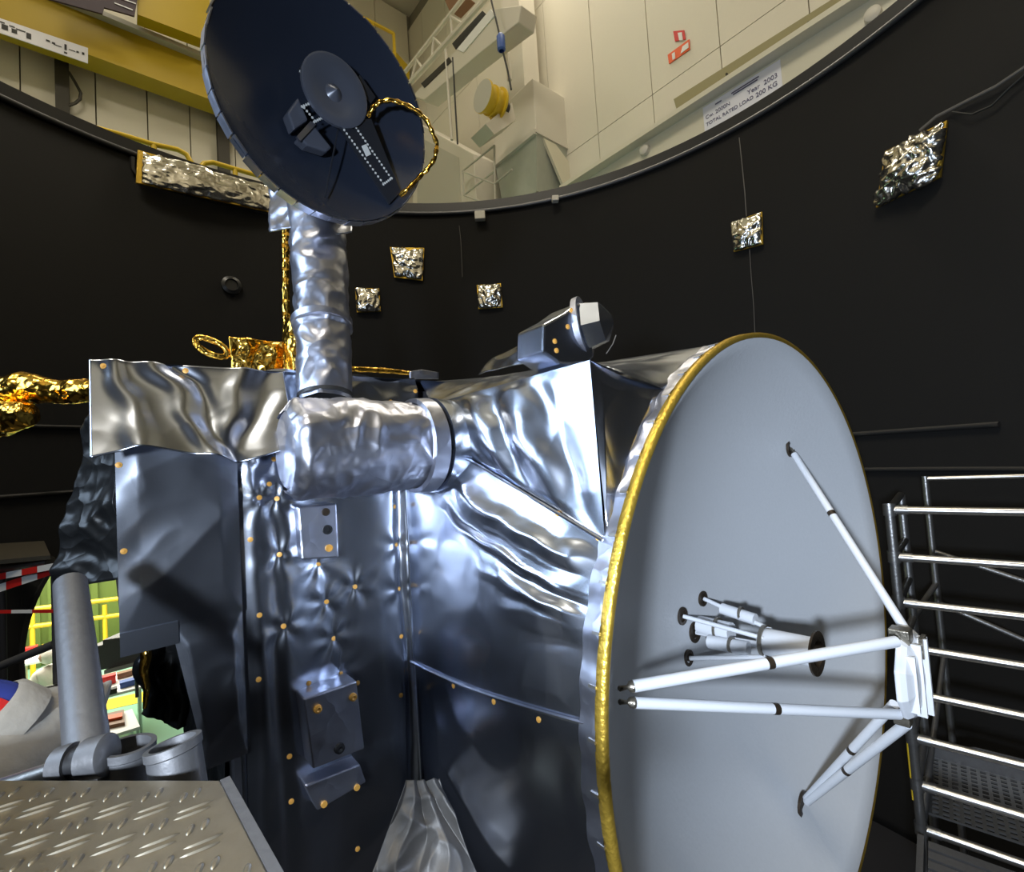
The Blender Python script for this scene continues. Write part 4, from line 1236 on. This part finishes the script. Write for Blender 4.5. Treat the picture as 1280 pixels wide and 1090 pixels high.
# ------------------------------------------------ crouching colleague at the left edge
def figure(name, joints, bones, radii, m, parent=None, sub=2):
    me = bpy.data.meshes.new(name)
    ks = list(joints)
    base = Vector(joints[ks[0]])
    me.from_pydata([tuple(Vector(joints[k]) - base) for k in ks], [(ks.index(a), ks.index(b)) for a, b in bones], [])
    o = bpy.data.objects.new(name, me)
    scene.collection.objects.link(o)
    sk = o.modifiers.new('skin', 'SKIN')
    sk.use_smooth_shade = True
    for i, k in enumerate(ks):
        r = radii[k]
        me.skin_vertices[0].data[i].radius = r if isinstance(r, tuple) else (r, r)
    me.skin_vertices[0].data[0].use_root = True
    o.modifiers.new('subdivision', 'SUBSURF').levels = sub
    o.modifiers['subdivision'].render_levels = sub
    me.materials.append(MATS[m])
    place(o, base, parent)
    return o
E2 = Z0
pers = thing('person', Vector((-1.0, 1.12, 2.30)), 'person in a grey coat bending over at the left edge', 'person')
J = dict(pelvis=at(84, 1040, 1.15), waist=at(70, 995, 1.12), chest=at(36, 950, 1.08), upper=at(10, 925, 1.05), neck=at(-22, 905, 1.02))
J['pelvis'].z -= 0.02
P_ = J['pelvis']
J.update(hipl=P_ + Vector((0.08, -0.05, -.06)), kneel=P_ + Vector((0.03, -0.12, -.47)), ankl=P_ + Vector((0.10, 0.0, -.86)), toel=P_ + Vector((-0.04, -0.07, -.90)),
         hipr=P_ + Vector((-.03, 0.12, -.06)), kneer=P_ + Vector((-.12, 0.1, -.47)), ankr=P_ + Vector((-.02, 0.16, -.86)), toer=P_ + Vector((-.16, 0.1, -.90)),
         shl=J['upper'] + Vector((0.02, -0.16, -.02)), ell=J['upper'] + Vector((-0.06, -0.22, -.30)), wrl=J['upper'] + Vector((-0.24, -0.15, -.46)),
         shr=J['upper'] + Vector((-.02, 0.16, -.02)), elr=J['upper'] + Vector((-.12, 0.2, -.30)), wrr=J['upper'] + Vector((-.28, 0.1, -.46)))
RD_ = dict(pelvis=.11, waist=.115, chest=.13, upper=.12, neck=.06, hipl=.08, kneel=.065, ankl=.045, toel=.035, hipr=.08, kneer=.065, ankr=.045, toer=.035,
           shl=.07, ell=.052, wrl=.035, shr=.07, elr=.052, wrr=.035)
B_ = [('pelvis', 'waist'), ('waist', 'chest'), ('chest', 'upper'), ('upper', 'neck'), ('pelvis', 'hipl'), ('hipl', 'kneel'), ('kneel', 'ankl'), ('ankl', 'toel'),
      ('pelvis', 'hipr'), ('hipr', 'kneer'), ('kneer', 'ankr'), ('ankr', 'toer'), ('upper', 'shl'), ('shl', 'ell'), ('ell', 'wrl'), ('upper', 'shr'), ('shr', 'elr'), ('elr', 'wrr')]
figure('body', J, B_, RD_, 'coat', pers)
hd = J['neck'] + Vector((-0.17, -0.02, -0.02))
g = G().lathe(hd + Vector((0.10, 0, 0)), Vector((-1, -0.1, -0.25)), [(0, 0.0), (0.0, 0.05), (0.05, 0.085), (0.12, 0.095), (0.18, 0.075), (0.215, 0.04), (0.225, 0.0)], 20)
g.build('head', 'skin', pers, smooth='all')
g = G().lathe(hd + Vector((0.09, 0, 0.02)), Vector((-1, -0.1, -0.1)), [(0, 0.0), (0.01, 0.06), (0.06, 0.095), (0.12, 0.10), (0.17, 0.08), (0.19, 0.05)], 20, ref=ZZ, a0=-1.7, a1=1.7)
g.build('hair', 'hair', pers, smooth='all')
nx = (J['neck'] - J['upper']).normalized()
cpos = J['upper'].lerp(J['neck'], 0.85)
g = G().lathe(cpos, nx, [(-0.03, 0.10), (0.02, 0.092), (0.03, 0.08), (0.0, 0.08)], 28).build('coat_collar', 'coat', pers, smooth=60)
g = G().lathe(cpos, nx, [(0.0, 0.084), (0.04, 0.075), (0.075, 0.06)], 28).build('shirt_collar', 'shirt', pers, smooth=60)
for k in range(4):
    t = k * 1.57 + 0.5
    G().lathe(cpos, nx, [(0.008, 0.085), (0.042, 0.0765), (0.074, 0.0625)], 6, a0=t, a1=t + .35).build('shirt_stripe', 'red' if k % 2 else 'white', pers)
dkz = min((J['toel'].z, J['toer'].z)) - 0.035
wd = thing('work_deck', Vector((P_.x, P_.y, 0)), 'low grey deck the person at the left edge stands on', 'platform')
G().box(Vector((P_.x - 0.2, P_.y - 0.02, dkz - 0.03)), Vector((0.36, 0, 0)), Vector((0, 0.26, 0)), ZZ * 0.03).build('deck_plate', 'plate', wd)
for sx in (-.45, .15):
    for sy in (-.22, .18):
        G().tube([Vector((P_.x - .05 + sx, P_.y + sy, 0)), Vector((P_.x - .05 + sx, P_.y + sy, dkz - 0.06))], 0.024, 10).build('leg', 'galv', wd)

# ================================================================== FAR LEFT PLATFORM with barrier tape
YP = 3.6
fp = thing('far_platform', floor_at(at(40, 710, YP)), 'metal platform with red and white tape at the far left', 'platform')
q = [at(-60, 703, YP), at(62, 691, YP), at(56, 673, YP + .75), at(-60, 682, YP + .75)]
zq = at(20, 695, YP).z
def atz(px, py, z): return on_z(px, py, z - Z0)
q = [atz(-12, 701, zq), atz(63, 694, zq), atz(55, 676, zq), atz(-12, 680, zq)]
G().prism(q, -ZZ * 0.03).build('deck_plate', 'plate', fp)
e0, e1_ = at(-12, 711, YP - .03), at(63, 703, YP - .03)
G().tube([e0, e1_], 0.045, 12).build('edge_beam', 'alu', fp, smooth=60)
pt_ = at(68, 706, YP)
G().tube([Vector((pt_.x, pt_.y, 0)), pt_], 0.022, 10).build('post', 'galv', fp, smooth=60)
pt2 = at(3, 740, YP + .3)
G().tube([Vector((pt2.x, pt2.y, 0)), Vector((pt2.x, pt2.y, zq - 0.03))], 0.022, 10).build('post', 'core', fp, smooth=60)
G().tube([at(2, 832, YP), at(68, 805, YP)], 0.03, 10).build('brace', 'galv', fp, smooth=60)
G().tube([at(6, 876, YP - .1), at(72, 860, YP - .1)], 0.03, 10).build('step_edge', 'alu', fp, smooth=60)
for k in range(4):
    G().prism([at(14 + 6 * k, 884 + 6 * k, YP - .1), at(72, 869 + 6.5 * k, YP - .1), at(72, 872 + 6.5 * k, YP - .1), at(14 + 6 * k, 887 + 6 * k, YP - .1)], Vector((0, .1, 0))).build('slat', 'alu', fp)
def tape(p0, p1, w, n_, lab, start):
    t = thing('barrier_tape', p0, lab, 'tape', 'red and white barrier tapes on the platform')
    for k in range(n_):
        a_, b_ = p0.lerp(p1, k / n_), p0.lerp(p1, (k + 1) / n_)
        G().prism([a_ + ZZ * w, b_ + ZZ * w, b_ - ZZ * w, a_ - ZZ * w], Vector((0, .004, 0))).build('band', 'red' if (k + start) % 2 else 'white', t)
tape(at(-12, 723, YP - .10), at(66, 708, YP - .10), 0.022, 4, 'uppermost of the three red and white barrier tapes', 1)
tape(at(-12, 739, YP - .08), at(66, 713, YP - .08), 0.028, 4, 'middle one of the three red and white barrier tapes', 0)
tape(at(-12, 765, YP - .04), at(66, 764, YP - .04), 0.012, 3, 'lowest and thinnest of the three red and white barrier tapes', 1)

# ================================================================== THE LAB BEYOND THE DOORWAY
struct(G().box(Vector((-12.5, 12.0, -0.06)), Vector((8.5, 0, 0)), Vector((0, 8, 0)), ZZ * 0.05).build('floor_lab', 'lab_floor'), 'green floor of the lab beyond the doorway', 'floor')
lw = -15.5
wb = struct(G().box(NDZ(lw - 0.2, -6, -1.5), DD * 9, ND * 0.1, ZZ * 2.6).build('wall_back', 'lab_wall'), 'green corrugated wall of the lab', 'wall')
for k in range(44):
    G().box(NDZ(lw - 0.06, -11 + k * 0.25, -1.5), DD * 0.06, ND * 0.05, ZZ * 2.5).build('rib', 'lab_wall', wb)
yr = thing('yellow_barrier', floor_at(on_n(120, 760, lw + 0.8)), 'yellow tube barrier in front of the green lab wall', 'railing')
for y0, y1 in ((760, 748), (782, 768)):
    G().tube([on_n(20, y0 + 4, lw + 0.8), on_n(200, y1 - 6, lw + 0.8)], 0.05, 8).build('rail', 'yellow_rail', yr, smooth=True)
for x in (40, 88, 131, 180):
    p = on_n(x, 765, lw + 0.8)
    G().tube([Vector((p.x, p.y, 0)), Vector((p.x, p.y, on_n(x, 757, lw + 0.8).z + 0.02))], 0.045, 8).build('post', 'yellow_rail', yr, smooth=True)
ys_ = on_n(105, 790, lw + 1.0)
struct(G().box(Vector((ys_.x, ys_.y, -0.004)), DD * 5, ND * 0.25, ZZ * 0.004).build('trim_7', 'yellow_rail'), 'yellow stripe on the green lab floor', 'floor stripe')


def table(name, quad, h, label, cat='table', m='white'):
    z = h
    q_ = [on_z(x, y, z - Z0) for x, y in quad]
    t = thing(name, floor_at(sum(q_, Vector()) / 4), label, cat, 'lab tables beyond the doorway')
    G().prism(q_, -ZZ * 0.04).build('table_top', m, t)
    c = sum(q_, Vector()) / 4
    for p in q_:
        pp = c + (p - c) * 0.9
        G().tube([Vector((pp.x, pp.y, 0)), Vector((pp.x, pp.y, z - 0.04))], 0.025, 8).build('leg', 'alu', t)
    return c
cA = table('lab_table', ((120, 901), (165, 886), (175, 908), (124, 924)), 0.6, 'white table with a brown tray, nearest through the doorway')
t = thing('brown_tray', on_z(141, 905, 0.6 - Z0), 'brown and orange tray on the nearest white table', 'tray')
G().prism([on_z(x, y, 0.6 - Z0) for x, y in ((129, 897), (155, 891), (156, 907), (128, 913))], ZZ * 0.05).build('tray', 'brown', t)
G().prism([on_z(x, y, 0.655 - Z0) for x, y in ((130, 898), (153, 893), (153, 898), (130, 903))], ZZ * 0.03).build('insert', 'orange', t)
cC = table('lab_table', ((100, 850), (176, 834), (178, 858), (108, 876)), 0.75, 'farther white table with red, black and blue boxes')
struct(G().prism([on_z(x, y, -Z0 - 0.008) for x, y in ((90, 884), (250, 850), (250, 862), (90, 897))], ZZ * 0.005).build('trim_8', 'yellow_rail'), 'near yellow stripe on the green lab floor', 'floor stripe')
def labbox(name, px, py, z, w, d_, h, m, label, lid=None):
    p = on_z(px, py, z - Z0)
    t = thing(name, p, label, 'box', 'boxes on the lab tables')
    G().box(p + ZZ * h / 2, DD * w / 2, ND * d_ / 2, ZZ * h / 2).build('box', m, t, bevel=0.01)
    G().box(p + ZZ * (h + 0.01), DD * w / 2 * 1.04, ND * d_ / 2 * 1.04, ZZ * 0.012).build('lid', lid or m, t)
labbox('storage_box', 135, 855, 0.75, 0.20, 0.14, 0.12, 'red', 'red box on the farther white lab table')
labbox('storage_box', 164, 856, 0.75, 0.28, 0.14, 0.07, 'blue', 'flat blue box beside the red box on the lab table')
labbox('storage_box', 137, 868, 0.75, 0.18, 0.10, 0.06, 'ink_black', 'black box in front of the red box')
labbox('storage_box', 116, 872, 0.75, 0.12, 0.10, 0.05, 'yellow_rail', 'small yellow box left of the black box')
labbox('storage_box', 156, 846, 0.75, 0.20, 0.12, 0.07, 'brown', 'small tan box behind the flat blue box')
cD = table('lab_table', ((26, 816), (70, 808), (72, 822), (30, 830)), 0.75, 'small white table at the left of the doorway')
labbox('storage_box', 38, 819, 0.75, 0.20, 0.14, 0.14, 'red', 'red box on the small table left of the seated worker')
labbox('storage_box', 61, 815, 0.75, 0.20, 0.14, 0.14, 'yellow_rail', 'yellow box behind the seated worker')
# grey bench seen under the spacecraft's left edge
bq = thing('grey_bench', floor_at(at(140, 820, 6.2)), 'grey metal bench seen through the gap below the left blanket', 'bench')
G().prism([at(x, y, 6.2) for x, y in ((104, 812), (128, 806), (128, 800), (172, 794), (176, 828), (106, 842))], Vector((0, .4, 0))).build('panel', 'galv', bq, bevel=0.01)
G().prism([at(x, y, 6.15) for x, y in ((130, 838), (175, 826), (175, 831), (130, 843))], Vector((0, .3, 0))).build('ledge', 'alu', bq)
for x in (112, 170):
    p = at(x, 822, 6.35)
    G().tube([p - ZZ * 0.5, p], 0.02, 8).build('leg', 'galv', bq)
# worker in a white coverall, seated
wp = on_z(58, 905, -Z0 + 0.0)
wb_ = at(62, 868, 8.3)
wk = thing('person', floor_at(wb_), 'person in a white hooded coverall sitting in the lab beyond the doorway', 'person')
hz = wb_
o_ = Vector((0, 0, 0))
hip = Vector((hz.x, hz.y, hz.z - 0.12))
sx = -DD
Jw = dict(pelvis=hip, waist=hip + Vector((0, 0, .2)), chest=hip + Vector((-.02, 0, .42)), neck=hip + Vector((.02, 0, .60)),
          hl=hip + Vector((.0, -.12, -.02)), kl=hip + sx * .42 + Vector((0, -.12, -.0)), al=hip + sx * .42 + Vector((0, -.12, -.44)), tl=hip + sx * .58 + Vector((0, -.12, -.48)),
          hr=hip + Vector((.0, .12, -.02)), kr=hip + sx * .42 + Vector((0, .12, -.0)), ar=hip + sx * .42 + Vector((0, .12, -.44)), tr=hip + sx * .58 + Vector((0, .12, -.48)),
          sl=hip + Vector((-.02, -.2, .50)), el=hip + Vector((-.12, -.26, .24)), wl=hip + sx * .38 + Vector((0, -.18, .18)),
          sr=hip + Vector((-.02, .2, .50)), er=hip + Vector((-.12, .26, .24)), wr=hip + sx * .38 + Vector((0, .18, .18)))
Rw = dict(pelvis=.16, waist=.15, chest=.17, neck=.07, hl=.1, kl=.075, al=.05, tl=.04, hr=.1, kr=.075, ar=.05, tr=.04, sl=.085, el=.06, wl=.045, sr=.085, er=.06, wr=.045)
Bw = [('pelvis', 'waist'), ('waist', 'chest'), ('chest', 'neck'), ('pelvis', 'hl'), ('hl', 'kl'), ('kl', 'al'), ('al', 'tl'), ('pelvis', 'hr'), ('hr', 'kr'), ('kr', 'ar'), ('ar', 'tr'),
      ('chest', 'sl'), ('sl', 'el'), ('el', 'wl'), ('chest', 'sr'), ('sr', 'er'), ('er', 'wr')]
figure('body', Jw, Bw, Rw, 'coverall', wk)
hd2 = Jw['neck'] + Vector((0.0, 0, .04))
G().lathe(hd2, Vector((-.15, 0, 1)), [(0, 0.06), (0.04, 0.10), (0.12, 0.125), (0.2, 0.11), (0.25, 0.06), (0.265, 0)], 18).build('hood', 'coverall', wk, smooth='all')
G().lathe(hd2 + ZZ * 0.12 + sx * 0.09, sx, [(0, 0.08), (0.03, 0.07), (0.045, 0.03), (0.06, 0.0)], 14).build('face', 'skin', wk, smooth='all')
stl = thing('lab_stool', floor_at(hip), 'stool under the white coverall worker', 'stool')
G().lathe(Vector((hip.x, hip.y, hip.z - 0.2)), ZZ, [(0, 0), (0, .17), (.05, .17), (.05, 0)], 20).build('seat', 'dark_metal', stl)
G().tube([floor_at(hip), Vector((hip.x, hip.y, hip.z - .2))], 0.03, 8).build('pole', 'alu', stl)
G().lathe(floor_at(hip), ZZ, [(0, .22), (.03, .2), (.05, .03), (.05, 0)], 16).build('base', 'dark_metal', stl)

# ================================================================== LAMP FIXTURES (unseen housings and poles added behind the two lights)
for lo_, tg_, hw, hh, lab in ((Vector((-0.55, -0.80, Z0 + 0.03)), Vector((1.4, 2.2, Z0 - 0.45)), 0.10, 0.10, 'small square fixture added for the unseen lamp behind the photographer'),
                              (Vector((-2.95, 0.25, Z0 + 1.35)), Vector((0.0, 1.6, Z0)), 0.68, 0.88, 'large flat fixture added for the unseen side light left of the photographer')):
    f_ = (tg_ - lo_).normalized()
    r_ = f_.cross(ZZ).normalized()
    u_ = r_.cross(f_)
    t = thing('added_lamp_fixture', floor_at(lo_ - f_ * 0.1), lab, 'lamp')
    G().box(lo_ - f_ * 0.06, r_ * hw, u_ * hh, f_ * 0.05).build('housing', 'dark_metal', t, bevel=0.01)
    p = lo_ - f_ * 0.13
    G().tube([floor_at(p), p], 0.02, 10).build('pole', 'steel', t, smooth=60)
    G().lathe(floor_at(p), ZZ, [(0, 0.25), (0.02, 0.25), (0.03, 0.03), (0.03, 0)], 20).build('base', 'dark_metal', t, smooth=40)
